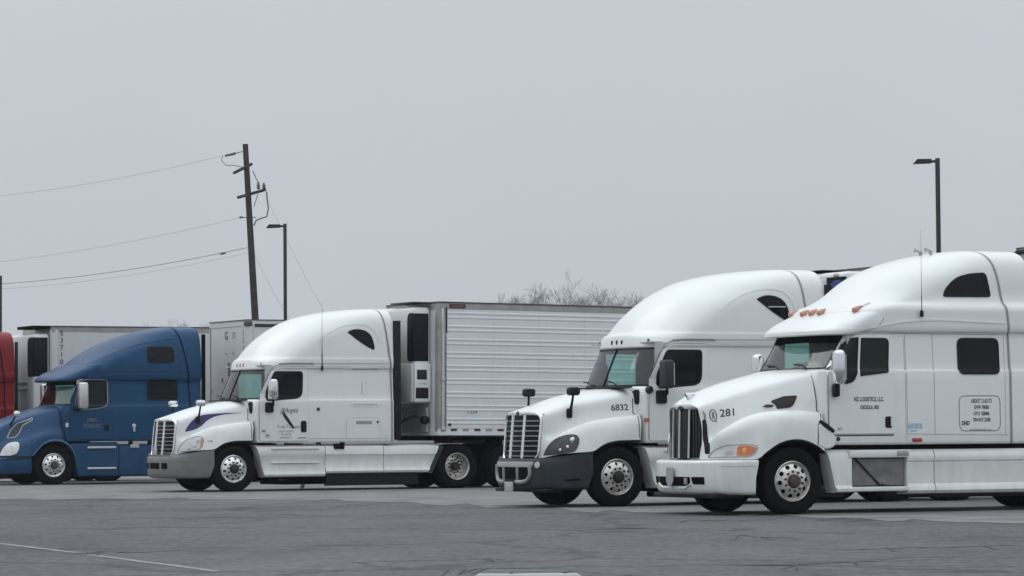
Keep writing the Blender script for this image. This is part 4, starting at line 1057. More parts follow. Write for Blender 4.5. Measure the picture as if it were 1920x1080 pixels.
# ------------------------------------------------------------------ blue sleeper tractor with double bunk windows
C_ROWS = [
    (1.08, .24, 1.20, .12, 3.0, 3.70), (1.12, .22, 1.215, .14, 3.0, 3.70), (1.96, .20, 1.205, .22, 2.8, 3.66), (2.00, .22, 1.185, .40, 2.5, 3.66),
    (2.60, .46, 1.155, .40, 2.5, 3.61), (2.62, .50, 1.185, .44, 2.5, 3.61), (2.74, .58, 1.215, .5, 2.5, 3.60), (2.84, .64, 1.215, .6, 2.4, 3.585),
    (3.02, .80, 1.21, .8, 2.4, 3.555), (3.28, 1.12, 1.18, 1.0, 2.3, 3.51), (3.50, 1.50, 1.14, 1.2, 2.2, 3.46), (3.68, 1.92, 1.09, 1.3, 2.2, 3.42),
    (3.86, 2.5, .98, .8, 2.2, 3.36), (3.96, 3.0, .78, .3, 2.2, 3.34), (4.0, 3.2, .4, .08, 2.2, 3.33), (4.01, 3.26, .15, .03, 2.2, 3.32)]
C_VISOR = [(2.59, .10, 1.13, .55, 2.5), (2.615, .05, 1.18, .6, 2.5), (2.68, .08, 1.215, .66, 2.5), (2.80, .24, 1.22, .7, 2.5), (2.90, .46, 1.215, .74, 2.4), (2.98, .66, 1.20, .74, 2.4), (3.02, .82, 1.18, .7, 2.3)]
C_HOOD = [
    [(-1.45, 0, 1.32), (-1.35, 0, 1.46), (-1.0, 0, 1.63), (-.6, 0, 1.79), (-.17, 0, 1.92), (.24, 0, 2.0)],
    [(-1.43, -.30, 1.31), (-1.32, -.33, 1.45), (-.97, -.37, 1.62), (-.57, -.40, 1.775), (-.17, -.43, 1.90), (.24, -.48, 1.985)],
    [(-1.38, -.55, 1.27), (-1.25, -.58, 1.40), (-.95, -.64, 1.55), (-.55, -.70, 1.70), (-.12, -.78, 1.83), (.24, -.86, 1.93)],
    [(-1.34, -.62, 1.15), (-1.2, -.68, 1.24), (-.92, -.76, 1.36), (-.55, -.85, 1.50), (-.12, -.93, 1.62), (.23, -1.0, 1.70)],
    [(-1.34, -.66, 1.0), (-1.2, -.76, 1.08), (-.92, -.89, 1.16), (-.55, -1.0, 1.27), (-.12, -1.06, 1.38), (.23, -1.09, 1.42)],
    [(-1.36, -.68, .88), (-1.24, -.86, .92), (-.95, -1.07, .98), (-.6, -1.15, 1.08), (-.3, -1.19, 1.22), (.23, -1.19, 1.30)],
    [(-1.38, -.68, .72), (-1.28, -.92, .72), (-.95, -1.15, .72), (-.56, -1.215, .74), (-.46, -1.225, .86), (-.30, -1.225, 1.02), (-.08, -1.225, 1.11), (.125, -1.225, 1.11), (.24, -1.225, 1.08)]]

def bunk_tractor(name, label, cat, loc, rz):
    t = thing(name, label, cat, loc, rz, "semi trucks parked in a row"); P = BLUE
    running_gear(t, "c")
    sh = Shell(C_ROWS); ws = (12, 16, 14)
    me = sh.mb(ws=ws).mesh("cab_body", P, angle=50); cut_rect(me, .86, 1.36, 2.0, 2.56); link("cab_body", me, t)
    hb = MB(); hb.grid(net(C_HOOD, 50, 30)); hb.mirror(); hme = hb.mesh("hood", P, angle=50); link("hood", hme, t)
    vis = Shell([(z, xf, w, L, n, 1.3) for z, xf, w, L, n in C_VISOR], sub=4)
    V = MB(); O = [vis.outline(i)[:-2] for i in range(vis.n)]
    O = [[(x, y, z + .19 * max(0, min(1, (x - .5) / .75)) * (1 - i / vis.n)) for x, y, z in o] for i, o in enumerate(O)]
    V.grid(O); V.grid([[(x + .4 * f, y * (1 - .1 * f), z + .02 * f) for x, y, z in O[0][:17]] for f in (0, .5, 1)]); V.mirror(); vme = V.mesh("roof_visor", P, angle=45); link("roof_visor", vme, t)
    S, H = Surf([me]), Surf([hme])
    sh.screen(ws, .004).build("windshield", SHIELD, t); sh.frit(ws, .05, -.002).build("windshield_frame", BLACK, t)
    O2 = [[Vector(p) for p in sh.outline(i, -.012)[:15]] for i in range(12, 17)]
    b = MB(); b.grid([[O2[4][j].lerp(O2[0][j], f) + Vector((-.02 * (1 - f / .3), 0, 0)) for j in range(15)] for f in (0, .08, .16)]); b.mirror(); b.build("sun_visor", DARK, t)
    interior(t, [(1.1, .36, 1.19, .2, 3, 3.5), (1.92, .34, 1.18, .25, 2.8, 3.5), (1.95, .36, 1.17, .4, 2.5, 3.5)], .32, 3.5, 1.98, .86, 2.6, (.66, 1.36, 1.2, 1.3))
    b = MB(); b.box(1.62, 1.64, -1.14, 1.14, 1.9, 2.7); b.box(.62, 1.62, -1.14, -1.13, 1.9, 2.68); b.box(.6, 1.62, -1.1, 1.1, 2.66, 2.68); b.build("headliner", CABINL, t)
    b = MB(); b.box(.84, 1.38, 1.175, 1.181, 1.98, 2.58); b.build("passenger_window", TEAL, t)
    b = MB(); b.box(.66, .67, -1.0, .50, 2.0, 2.48, .0); b.build("sunshade", mat("white_sunshade", (.80, .84, .80), .8), t)
    rear_seam(sh, t, BSEAM, .012)
    joints(t, BSEAM, [(S, [(.75, 2.69), (1.1, 2.78), (1.6, 2.835), (2.4, 2.835), (3.58, 2.83)], .022), (S, [(1.55, 1.12), (1.53, 2.65)], .008), (S, [(.40, 1.12), (3.66, 1.12)], .01), (S, [(1.6, 2.35), (2.4, 2.34)], .006)])
    row = hb.v[49 * 30:50 * 30]; b = MB(); b.grid([[(x - .03, y - .004, z + .003) for x, y, z in row[6:]], [(x + .03, y - .004, z + .003) for x, y, z in row[6:]]]); b.pair("hood_joint", BSEAM, t)
    b = MB(); strip(b, S, [(p.x, p.y) for p in spl([(1.0, 3.05, 0), (1.5, 3.28, 0), (2.2, 3.52, 0), (2.9, 3.66, 0), (3.3, 3.70, 0)], 16)], .03, .012); b.build("roof_crease", P, t)
    dp = rpoly([(.42, 1.14), (1.50, 1.14), (1.50, 2.66), (.70, 2.66), (.44, 2.1)], [.05, .05, .10, .2, .1], 5)
    b = MB(); patch(b, S, dp, .012, .012, nx=12, dz=.06); ring_strip(b, S, dp, .014, .003, 1); door = b.build("door", [P, BSEAM], t)
    pane(t, S, rpoly([(.58, 1.88), (.62, 2.25), (.78, 2.61), (1.40, 2.61), (1.40, 2.02), (1.25, 1.94)], .09, 4), door, "door_window", .03, .016, mat("green_tinted_glass", (.012, .018, .015), .05, spec=.3))
    b = MB(); ring_strip(b, S, rpoly([(.56, 1.86), (.60, 2.26), (.77, 2.635), (1.425, 2.635), (1.425, 2.0), (1.25, 1.92)], .10, 4), .014, .022); b.build("window_trim", ALUDULL, door)
    b = MB(); b.box(1.33, 1.45, S.y(1.4, 1.5) - .04, S.y(1.4, 1.5), 1.36, 1.50, .02); b.build("door_handle", BLACK, door)
    pane(t, S, rpoly(rect(2.485, 3.215, 3.06, 3.475), .09, 4), None, "upper_bunk_window", .03, .008)
    pane(t, S, rpoly(rect(2.485, 3.315, 2.12, 2.645), .10, 4), None, "lower_bunk_window", .03, .008)
    sx = Shell([(z, xr + .004, w - .003 if w > .2 else w, .012, 2.2, 3.98) for (z, xf, w, L, n, xr) in C_ROWS])
    V = MB(); V.grid([sx.outline(i)[:-2] for i in range(sx.n)]); V.mirror(); V.build("side_extender", P, t)
    b = MB(); b.box(3.72, 3.74, -1.05, 1.05, 1.06, 3.3); b.build("cab_back", DARK, t)
    b = MB(); b.box(3.96, 4.07, -1.2, -1.17, 1.12, 3.8, .01); b.pair("extender_rubber", DARK, t)
    # nose
    b = MB(); fr = rpoly([(-.50, .78), (.50, .78), (.46, 1.24), (-.46, 1.24)], .08); b.tube([(-1.44, y, z) for y, z in fr + fr[:1]], .03, 8, cap=False)
    gr = b.build("grille", CHROME, t)
    b = MB(); b.box(-1.42, -1.40, -.5, .5, .76, 1.28); b.build("radiator_screen", MESHBLK, gr)
    b = MB(); b.tube([(-1.445, -.48, .8), (-1.455, .46, 1.22)], .022, 6); b.build("grille_bar", CHROME, gr)
    hp = [(-1.33, .735), (-1.24, .92), (-1.10, 1.06), (-.95, 1.10), (-.85, 1.08), (-.875, .92), (-.94, .79), (-1.1, .735)]
    b = MB(); hp = rpoly(hp, .05, 3); patch(b, H, hp, .012, .03, nx=10, dz=.03); ring_strip(b, H, hp, .014, .014, 1); hl = b.mesh("headlight", [LENS, BSEAM]); link("headlight", hl, t); o = link("headlight", hl, t); o.scale = (1, -1, 1)
    vp = [(-1.085, 1.18), (-.98, 1.37), (-.80, 1.55), (-.55, 1.625), (-.42, 1.685), (-.44, 1.62), (-.68, 1.50), (-.80, 1.30), (-.90, 1.20)]
    vp = rpoly(vp, .03, 3); b = MB(); patch(b, H, vp, .006, .012, nx=8, dz=.03); ring_strip(b, H, vp, .020, .012, 1); b.build("bonnet_vent", [mat("vent_mesh", (.02, .035, .05), .6, var=.4, scale=30), ALUDULL], t)
    for s in (-1, 1):
        b = MB(); yy = abs(H.y(-.70, 1.66)); b.tube([(-1.0, s * .72, 1.5), (-.92, s * .76, 1.62), (-.86, s * .80, 1.74)], .025, 7); b.box(-.92, -.76, s * .80 - .09, s * .80 + .09, 1.70, 1.86, .05, m=1); b.build("hood_mirror", [BLACK, CHROME], t)
    br = [(.28, -1.55, 1.16, .5, 3), (.32, -1.62, 1.20, .55, 3), (.50, -1.66, 1.215, .6, 3), (.66, -1.64, 1.215, .6, 3), (.70, -1.58, 1.20, .58, 3)]
    cc = [pchip(list(c), 4) for c in zip(*br)]; G = []
    for i in range(len(cc[0])):
        z, xf, w, L, n = [c[i] for c in cc]; row = []
        for k in range(17):
            a = math.pi / 2 * k / 16; row.append((xf + L - L * max(0, math.cos(a)) ** (2 / n), -w * math.sin(a) ** (2 / n), z))
        for k in range(1, 7): row.append((xf + L + (-.585 - xf - L) * k / 6, -w, z))
        G.append(row)
    b = MB(); b.grid(G); b.mirror(); bme = b.mesh("bumper", P, angle=45); bo = link("bumper", bme, t); B = Surf([bme])
    b = MB(); strip(b, B, [(-1.38, .665), (-1.0, .67), (-.60, .69)], .05, .008); b.build("bumper_gap", BLACK, bo)
    b = MB(); patch(b, B, rpoly([(-.88, .42), (-.66, .42), (-.66, .60), (-.88, .60)], .06), .012, .02, front=True); b.pair("fog_lamp", CHROME, bo)
    b = MB(); strip(b, B, [(-1.3, .46), (-1.0, .45), (-.62, .45)], .04, .012); b.build("bumper_trim", P, bo)
    arc = spl(C_HOOD[-1][3:] + [(.42, -1.225, .95), (.54, -1.225, .75), (.60, -1.225, .45)], 30)
    b = MB(); b.grid([[p + Vector((0, -.03, .03)) for p in arc], [p + Vector((0, -.034, -.02)) for p in arc], [p + Vector((0, .4, -.03)) for p in arc]]); b.pair("wheel_arch_lip", mat("faded_blue_trim", (.06, .14, .26), .45), t)
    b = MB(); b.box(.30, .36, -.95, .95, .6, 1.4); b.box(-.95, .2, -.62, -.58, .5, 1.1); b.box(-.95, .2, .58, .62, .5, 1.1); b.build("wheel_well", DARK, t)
    for s in (-1, 1):
        side_mirror(t, .67, s * 1.45, 1.90, 2.56, .22, ALU, [(2.1, 2.05), (1.95, 1.9)]); b = MB(); b.box(.50, .66, s * 1.27 - .09, s * 1.27 + .09, 1.86, 2.0, .04); b.build("mirror_foot", BLACK, t)
    fp = lambda zt: [(-1.12, .19), (-1.20, .22), (-1.215, .28), (-1.20, .40), (-1.205, zt - .16), (-1.18, zt - .03), (-1.1, zt), (-.9, zt), (-.9, .19)]
    b = MB(); b.sweep_x(fp(1.06), lambda z: .42 + .22 * ((1.06 - z) / .87) ** .8, 1.70, n=8); st = b.pair("step_fairing", P, t)
    b = MB(); b.box(.88, 1.64, -1.195, -1.15, .45, .80); b.build("step_recess", DARK, st)
    for z in (.925, .40):
        b = MB(); b.box(.87, 1.64, -1.245, -1.19, z - .03, z + .03, .02); b.build("step_tread", ALU, st)
    b = MB(); b.sweep_x(fp(1.0), 1.72, 3.5, n=4); b.pair("tank_fairing", P, t)
    b = MB(); b.sweep_x(fp(1.0), 3.52, 4.9, n=4); b.pair("rear_fairing", P, t)
    b = MB(); b.box(2.02, 2.26, -1.225, -1.15, .90, 1.0, .02); b.build("filler_cap", PAPER, t)
    b = MB(); b.lathe_y([(0, -.03), (.05, -.02), (.055, 0)], (2.12, S.y(2.12, 1.47), 1.47), 12); b.box(2.10, 2.15, S.y(2.12, 1.36) - .012, S.y(2.12, 1.36), 1.32, 1.42, .01); b.build("side_lamp", LENS, t)
    b = MB(); b.box(.30, .38, S.y(.34, 1.5) - .02, S.y(.34, 1.5), 1.44, 1.55, .015); b.build("wing_badge", LENS, t)
    wash = mat("washed_out_lettering", (.10, .13, .18), .6, var=.4, scale=14)
    text("company_name", "M&K", 1.0, 1.62, .13, S, wash, door, .016, bold=.004); text("company_name", "TRANS INC", 1.0, 1.47, .13, S, wash, door, .016, bold=.004, sx=.75)
    b = MB(); b.box(2.6, 2.7, -.05, .05, 4.0, 4.01); 
    return t
# ------------------------------------------------------------------ trailers (front wall at x = 0, near side at y = -1.3)
def box_trailer(name, label, loc, rz, z0, z1, ribbed, skin, tilt=0.0, length=16.0, panels=13, nose="plain"):
    t = thing(name, label, "trailer", loc, rz, "box trailers behind the tractors")
    t.rotation_euler = (0, R(tilt), R(rz))
    hw = 1.3; cr_ = .17
    P = rpoly([(0, -hw), (0, hw), (length, hw), (length, -hw)], [cr_, cr_, .02, .02], 6)
    b = MB(); zz = [z0 + .16, z1 - .16]
    i = inset(P, .012)
    b.grid([[(x, y, z) for x, y in i] for z in zz], closed=True); b.build("trailer_walls", skin, t)
    b = MB(); b.grid([[(x, y, z) for x, y in q] for q, z in ((P, z1 - .16), (P, z1 - .05), (inset(P, .02), z1 - .045), (inset(P, .02), z1 - .02), (inset(P, .05), z1))], closed=True)
    q = inset(P, .05); b.add([(x, y, z1) for x, y in q], [tuple(range(len(q)))]); b.build("roof_rail", ALUDULL if nose != "dry" else TRG, t)
    b = MB(); b.tube([(x, y, z1 - .008) for x, y in inset(P, -.004)] + [(*inset(P, -.004)[0], z1 - .008)], .014, 6, cap=False); b.build("roof_edge_trim", GASKET, t)
    b = MB(); b.grid([[(x, y, z) for x, y in q] for q, z in ((inset(P, .05), z0), (P, z0 + .02), (P, z0 + .15), (inset(P, .015), z0 + .165))], closed=True); b.build("bottom_rail", skin, t)
    # side skins, one sheet per bay
    w = (length - .32) / panels
    b = MB(); H_ = z1 - z0 - .33
    if ribbed:
        nr = 9; pr = []
        for k in range(nr):
            c = (k + .55) * H_ / nr
            for d in (-.048, .048): pr += [(0, c + d - .026), (-.012, c + d - .012), (-.012, c + d + .012), (0, c + d + .026)]
        pr = [(0, 0)] + pr + [(0, H_)]
    else: pr = [(0, 0), (0, H_ * .5), (0, H_)]
    b.grid([[(0.003, y, z) for y, z in pr], [(w - .003, y, z) for y, z in pr]]); b.box(w - .012, w + .012, -.005, .0, 0, H_, 0)
    for zr in range(14): b.box(w - .005, w + .005, -.008, -.005, .05 + zr * H_ / 14, .062 + zr * H_ / 14)
    sm = b.mesh("side_panel", skin, angle=20)
    for k in range(panels):
        for s in (-1, 1):
            o = link("side_panel", sm, t); o.location = (.18 + k * w, s * (hw + .001), z0 + .165)
            if s > 0: o.scale = (1, -1, 1)
    # front corner posts
    for s in (-1, 1):
        b = MB(); arc = [(cr_ - (cr_ + .006) * math.cos(a), s * (hw - cr_ + (cr_ + .006) * math.sin(a))) for a in [math.pi / 2 * k / 8 for k in range(9)]]
        b.grid([[(x, y, z) for x, y in arc] for z in (z0 + .1, z1 - .1)]); b.build("corner_post", ALUDULL if nose == "ribbed_reefer" else skin, t)
    b = MB()
    for x in (length - 2.0, length - .8):
        for s in (-1, 1):
            wheel(t, x, s * 1.06, s, "rear")
    b.box(length - 2.8, length - .2, -.7, .7, .55, z0 - .1, .03); b.tube([(length - 2.0, -.9, .49), (length - 2.0, .9, .49)], .07); b.tube([(length - .8, -.9, .49), (length - .8, .9, .49)], .07)
    for k in range(24): b.box(.3 + k * .65, .36 + k * .65, -1.2, 1.2, z0 - .1, z0)
    b.box(.15, 2.2, -.7, .7, z0 - .09, z0 - .01)
    b.build("underframe", DARK, t)
    b = MB()
    for s in (-1, 1): b.box(2.9, 3.0, s * .75 - .05, s * .75 + .05, .35, z0 - .1); b.box(2.82, 3.08, s * .75 - .12, s * .75 + .12, .30, .35)
    b.build("landing_gear", GASKET, t)
    return t

def tape(t, z, xs, hw=1.3):
    a = MB(); a.box(0, .155, -.006, 0, -.024, .024); rm = a.mesh("reflective_tape", mat("dark_red_tape", (.075, .018, .020), .45)); a2 = MB(); a2.box(0, .155, -.006, 0, -.024, .024); wm = a2.mesh("reflective_tape", mat("pale_tape", (.30, .29, .28), .4))
    for k, x in enumerate(xs):
        o = link("reflective_tape", rm if k % 2 == 0 else wm, t); o.location = (x, -hw - .002, z)

def reefer(t, y0, y1, z0, z1, body, gy0, gy1, gz0, gz1, wrap=True, dep=.45, square=False):
    b = MB(); b.box(-dep, -.01, y0, y1, z0, z1, .09, seg=4); u = b.build("cooling_unit", body, t)
    b = MB()
    poly = rpoly([(gy0, gz0), (gy1, gz0), (gy1, gz1), (gy0, gz1)], [.02, .02, .02, .02] if square else [.02, .14, .2, .02], 4)
    b.prism_x(poly, -dep - .012, -dep + .05)
    if wrap: b.box(-dep + .03, -.06, y0 - .012, y0 + .04, gz0, gz1, .03)
    b.box(-dep - .012, -dep + .07, y0 - .012, y0 + .08, gz0 + .01, gz1 - .03, .03)
    b.build("condenser_grille", MESHBLK, u)
    if square: return u
    b = MB()
    n = 9
    for k in range(n): b.box(-dep - .022, -dep - .01, gy0 + .03, gy1 - .03, gz0 + .1 + k * (gz1 - gz0 - .2) / (n - 1) - .006, gz0 + .1 + k * (gz1 - gz0 - .2) / (n - 1) + .006)
    for k in range(6): b.box(-dep - .022, -dep - .01, gy0 + .06 + k * (gy1 - gy0 - .12) / 5 - .006, gy0 + .06 + k * (gy1 - gy0 - .12) / 5 + .006, gz0 + .05, gz1 - .05)
    b.build("grille_wires", mat("dark_navy_wire", (.018, .022, .04), .4), u)
    return u

class FlatX:
    def __init__(s, x): s.x0 = x
    def y(s, x, z): return -1.3
def front_text(name, s, y, z, size, x, m, parent, vert=False, sx=1.0):
    # lettering on a front wall, read from ahead: left to right runs from +y to -y
    o = text(name, s, 0, 0, size, None, m, parent, 0, sx=sx)
    for v in o.data.vertices:
        X, Z = v.co.x, v.co.z; v.co = (x, y - X, z + Z)
    return o

# ------------------------------------------------------------------ the row of trucks
ROW = "semi trucks parked in a row"
visor_tractor("visor_tractor", "white semi tractor nearest the camera at right, amber roof lamps, number 281 on its bonnet", "semi truck", (3.63002626, 48.34034904, 0), 24)
t2, S2, H2, B2, d2 = sleeper_tractor("sleeper_tractor", "white semi tractor with slate grey bumper and number 6832, partly behind the nearest truck", "semi truck", (1.19993598, 53.90000375, 0), 25.5, ROW, WHITE, WHITE2, GREYPL, "fleet", "a2")
text("fleet_number", "6832", .20, 1.635, .145, H2, INKB, t2, sx=1.0, bold=.003, tilt=.03)
b = MB(); b.box(.50, .62, S2.y(.55, 1.4) - .012, S2.y(.55, 1.4), 1.40, 1.46, .015); b.build("side_marker", AMBER, t2)
b = MB(); ring_strip(b, S2, rpoly(rect(.64, .78, 1.28, 1.36), .02), .02, .003); strip(b, S2, [(.66, 1.23), (.78, 1.22)], .03, .003); b.build("wing_badge", INKG, t2)
b = MB(); b.lathe_y([(0, -.05), (.05, -.045), (.07, -.01), (.07, .02)], (.60, S2.y(.60, 1.93) , 1.93), 14); o = b.build("convex_mirror", HUBD, t2); 
t1, S1, H1, B1, d1 = sleeper_tractor("sleeper_tractor", "white semi tractor with a navy swoosh on its bonnet, pulling the ribbed reefer", "semi truck", (-6.54693, 70.03944, 0), 26.5, ROW, WHITE, WHITE2, BUMPGREY, "owner", "a1")
b = MB()
up = [(p.x, p.y) for p in spl([(-.93, 1.31, 0), (-.86, 1.43, 0), (-.72, 1.58, 0), (-.55, 1.655, 0), (-.30, 1.685, 0), (.02, 1.70, 0), (.28, 1.70, 0)], 16)]
lo = [(p.x, p.y) for p in spl([(.28, 1.695, 0), (0, 1.675, 0), (-.28, 1.625, 0), (-.45, 1.54, 0), (-.55, 1.43, 0), (-.66, 1.365, 0), (-.80, 1.335, 0)], 14)]
A_, B_ = up, [(p.x, p.y) for p in spl([(-.90, 1.30, 0), (-.72, 1.345, 0), (-.58, 1.42, 0), (-.45, 1.54, 0), (-.26, 1.63, 0), (.02, 1.678, 0), (.28, 1.694, 0)], 16)]
G_ = [[(a[0] + (c[0] - a[0]) * f, a[1] + (c[1] - a[1]) * f) for f in (0, .2, .4, .6, .8, 1)] for a, c in zip(A_, B_)]
b.grid([[(x, H1.y(x, z) - .004, z) for x, z in r] for r in G_]); b.build("swoosh_stripe", STRIPE, t1)
text("fleet_number", "546", -.53, 1.09, .075, H1, INKG, t1)
text("company_name", "J&Angela", 1.27, 1.745, .15, S1, INK, d1, .016, sx=.75, shear=.35)
text("company_trade", "Trust Transport", 1.28, 1.395, .105, S1, INKG, d1, .016, sx=.85)
b = MB(); patch(b, S1, [(1.10, 1.70), (1.17, 1.70), (1.24, 1.60), (1.34, 1.46), (1.40, 1.37), (1.36, 1.345), (1.28, 1.43), (1.16, 1.58)], .016, .006, nx=3, dz=.02); b.build("feather_decal", INK, d1)
for k, (w_, z_) in enumerate((("USDOT 1850732", 1.29), ("MC 667194", 1.225), ("CHICAGO, IL", 1.155))): text("permit_lettering", w_, 1.20, z_, .06, S1, INKG, d1, .016, sx=.85)
b = MB(); strip(b, S1, [(1.47, 1.15), (1.67, 1.15)], .02, .018); b.build("door_sticker", INKG, d1)
for (x_, z_) in ((.50, 1.365), (.68, 1.30), (.76, 1.20)):
    b = MB(); b.box(x_ - .05, x_ + .05, S1.y(x_, z_) - .014, S1.y(x_, z_), z_ - .03, z_ + .03, .02); b.build("wing_badge", AMBERP if x_ < .6 else INKG, t1)
b = MB(); x_, z_ = 1.965, 1.77; b.lathe_y([(0, -.018), (.035, -.014), (.045, .01)], (x_, S1.y(x_, z_), z_), 14); b.build("vent_cap", HUBD, t1)
b = MB()   # luggage hatch and stamped recesses on the bunk wall
hp_ = rpoly([(2.63, 1.13), (3.44, 1.13), (3.44, 1.58), (2.63, 1.58)], [.03, .06, .12, .12], 4)
patch(b, S1, hp_, .006, .01, nx=6); ring_strip(b, S1, hp_, .010, .003, 1); b.build("luggage_door", [WHITE, SEAM], t1)
b = MB()
strip(b, S1, [(2.72, 2.63), (2.80, 2.675), (3.36, 2.675), (3.45, 2.63)], .022, .010); strip(b, S1, [(2.72, 1.88), (2.80, 1.835), (3.36, 1.835), (3.45, 1.88)], .022, .010)
ring_strip(b, S1, rpoly(rect(3.02, 3.14, 2.10, 2.36), .03, 3), .014, .008); b.build("stamped_rib", WHITE, t1)
b = MB(); strip(b, S1, [(2.76, 2.645), (3.40, 2.645)], .016, .003); strip(b, S1, [(2.80, 1.865), (3.38, 1.865)], .016, .003); strip(b, S1, [(3.02, 2.12), (3.02, 2.34)], .012, .009); b.build("rib_groove", SEAM, t1)
b = MB(); strip(b, S1, [(2.86, 1.475), (3.24, 1.475)], .07, .009); b.build("luggage_sticker", mat("grey_sticker", (.30, .31, .31), .5), t1)
b = MB(); b.lathe_y([(0, -.018), (.025, -.014), (.03, .01)], (3.38, S1.y(3.38, 1.485), 1.485), 10); b.build("hatch_lock", HUBD, t1)
antenna(t1, 2.06, S1.y(2.06, 2.66) - .03, 2.66, 4.10)
t0 = bunk_tractor("bunk_tractor", "dark blue semi tractor with two bunk windows, at far left", "semi truck", (-12.04211, 81.28311, 0), 27)
t4, S4, H4, B4, d4 = sleeper_tractor("sleeper_tractor", "dark red semi tractor, only its rear cab wall showing at the left edge", "semi truck", (-17.30, 84.0, 0), 27, ROW, RED, RED, BUMPGREY, "red", "a2")

def hitch(loc, rz, kx, dth):
    k = Vector((loc[0] + kx * math.cos(R(rz)), loc[1] + kx * math.sin(R(rz)), 0)); a = R(rz + dth)
    return (k.x - .92 * math.cos(a), k.y - .92 * math.sin(a), 0), rz + dth

# reefer behind the middle-left tractor
l_, r_ = hitch((-6.54693, 70.03944), 26.5, 5.62, 4)
tr1 = box_trailer("reefer_trailer", "white ribbed reefer trailer numbered 1334, hitched to the tractor with the navy swoosh", l_, r_, 1.17, 4.15, True, TRW, .55, nose="ribbed_reefer")
tape(tr1, 1.305, [.30 + .30 * k for k in range(46)])
text("trailer_number", "1334", .84, 1.70, .125, FlatX(0), INKG, tr1, .012, sx=1.1)
b = MB(); lg = rpoly(rect(.26, .66, 4.02 - .0, 4.10), .03, 3); b.prism_y(lg, -1.322, -1.30); o = b.build("maker_plate", mat("dark_maroon_plate", (.05, .012, .016), .4), tr1)
text("plate_lettering", "Great Dane", .46, 4.06, .06, FlatX(0), mat("pale_red_lettering", (.55, .25, .22), .5), o, .026, shear=.2)
b = MB(); b.lathe_y([(0, -.03), (.035, -.02), (.04, 0)], (.27, -1.30, 1.42), 12); b.build("side_marker", HUBD, tr1)
u = reefer(tr1, -.93, 1.0, 1.90, 4.04, WHITE, -.91, -.66, 2.82, 3.90)
b = MB(); b.box(-.475, -.44, -.90, .15, 1.93, 2.77, .015); u2 = b.build("control_cover", WHITE, u)
b = MB(); b.box(-.37, -.12, -.965, -.94, 2.42, 2.64, .01); b.build("control_screen", HUBD, u2)
b = MB(); b.box(-.40, -.08, -.965, -.94, 2.0, 2.24, .01); b.build("vent_opening", BLACK, u2)
text("unit_lettering", "CARRIER", -.24, 2.33, .065, FlatX(0), INK, u2, -.345, sx=.9)
b = MB(); b.box(-.43, -.02, -.955, -.92, 1.93, 2.78, .01); b.build("unit_side_panel", WHITE, u)
b = MB(); b.box(-.10, -.012, -.9, .9, 1.25, 1.80, .02); b.build("battery_tray", ALUDULL, tr1)
b = MB(); b.tube([(-.10, -.75, 1.55), (-.3, -.7, 1.62), (-.5, -.4, 1.45), (-.8, -.2, 1.2)], .02, 6); b.lathe_y([(0, -.1), (.09, -.08), (.09, .06), (0, .06)], (-.12, -.86, 1.52), 12); b.tube([(-.05, -.2, 1.6), (-.4, -.2, 1.5), (-.9, -.15, 1.25)], .018, 6); b.build("air_line", BLACK, tr1)
b = MB()
b.tube([(.10, -1.285, 1.3), (.10, -1.285, 4.0)], .035, 8); b.box(.05, .15, -1.335, -1.28, 2.36, 2.46, .02, 1); b.box(.04, .18, -1.33, -1.27, 1.28, 1.36, .02, 1); b.build("drain_pipe", [ALU, PAPER], tr1)
b = MB(); b.box(.165, .19, -1.325, -1.30, 3.45, 4.02); b.box(.165, .175, -1.315, -1.30, 1.35, 3.4); b.build("post_strip", BLACK, tr1)
b = MB(); b.box(-.46, .0, -.95, .15, 4.12, 4.15, .008); b.build("roof_visor_plate", GASKET, tr1)
b = MB(); b.box(1.7, 15, -1.2, -1.14, .98, 1.07, .01); b.build("side_rail", ALUDULL, tr1)

# trailer of the blue tractor
l_, r_ = hitch((-12.04211, 81.28311), 27, 6.06, 1)
tr0 = box_trailer("dry_van_trailer", "white box trailer with black nose marks, between the blue and swoosh tractors", l_, r_, 1.17, 4.19, False, TRG, nose="dry")
for s_, y_, z_, sz in (("G", .05, 3.80, .30), ("57", -.45, 3.80, .22), ("~", .05, 3.35, .26), ("=", -.40, 3.33, .20), ("R", 1.0, 2.36, .15)):
    front_text("nose_mark", s_, y_, z_, sz, -.006, INK if s_ in "GR" else INKG, tr0)
b = MB(); b.box(-.008, 0, -.16, -.06, 2.75, 3.1); b.box(-.008, 0, .30, .36, 2.6, 2.7); b.build("nose_scuff", INKG, tr0)
for k, c_ in enumerate("5311"): text("trailer_number", c_, -.0 + .13, 3.80 - .20 * k, .20, FlatX(0), INK, tr0, -.02)
for c_, k in zip("5311", range(4)): front_text("nose_number", c_, -1.08, 3.85 - .2 * k, .2, -.004, INK, tr0)
text("trailer_number", "57311", .72, 3.72, .24, FlatX(0), INK, tr0, .012)
b = MB(); b.box(.22, 1.2, -1.325, -1.30, 4.0, 4.08, .01); b.build("side_plate", INK, tr0)
b = MB(); b.box(-.01, .16, -1.315, -1.1, 4.02, 4.15, .02); b.build("maker_plate", mat("brown_plate", (.08, .065, .06), .5), tr0)

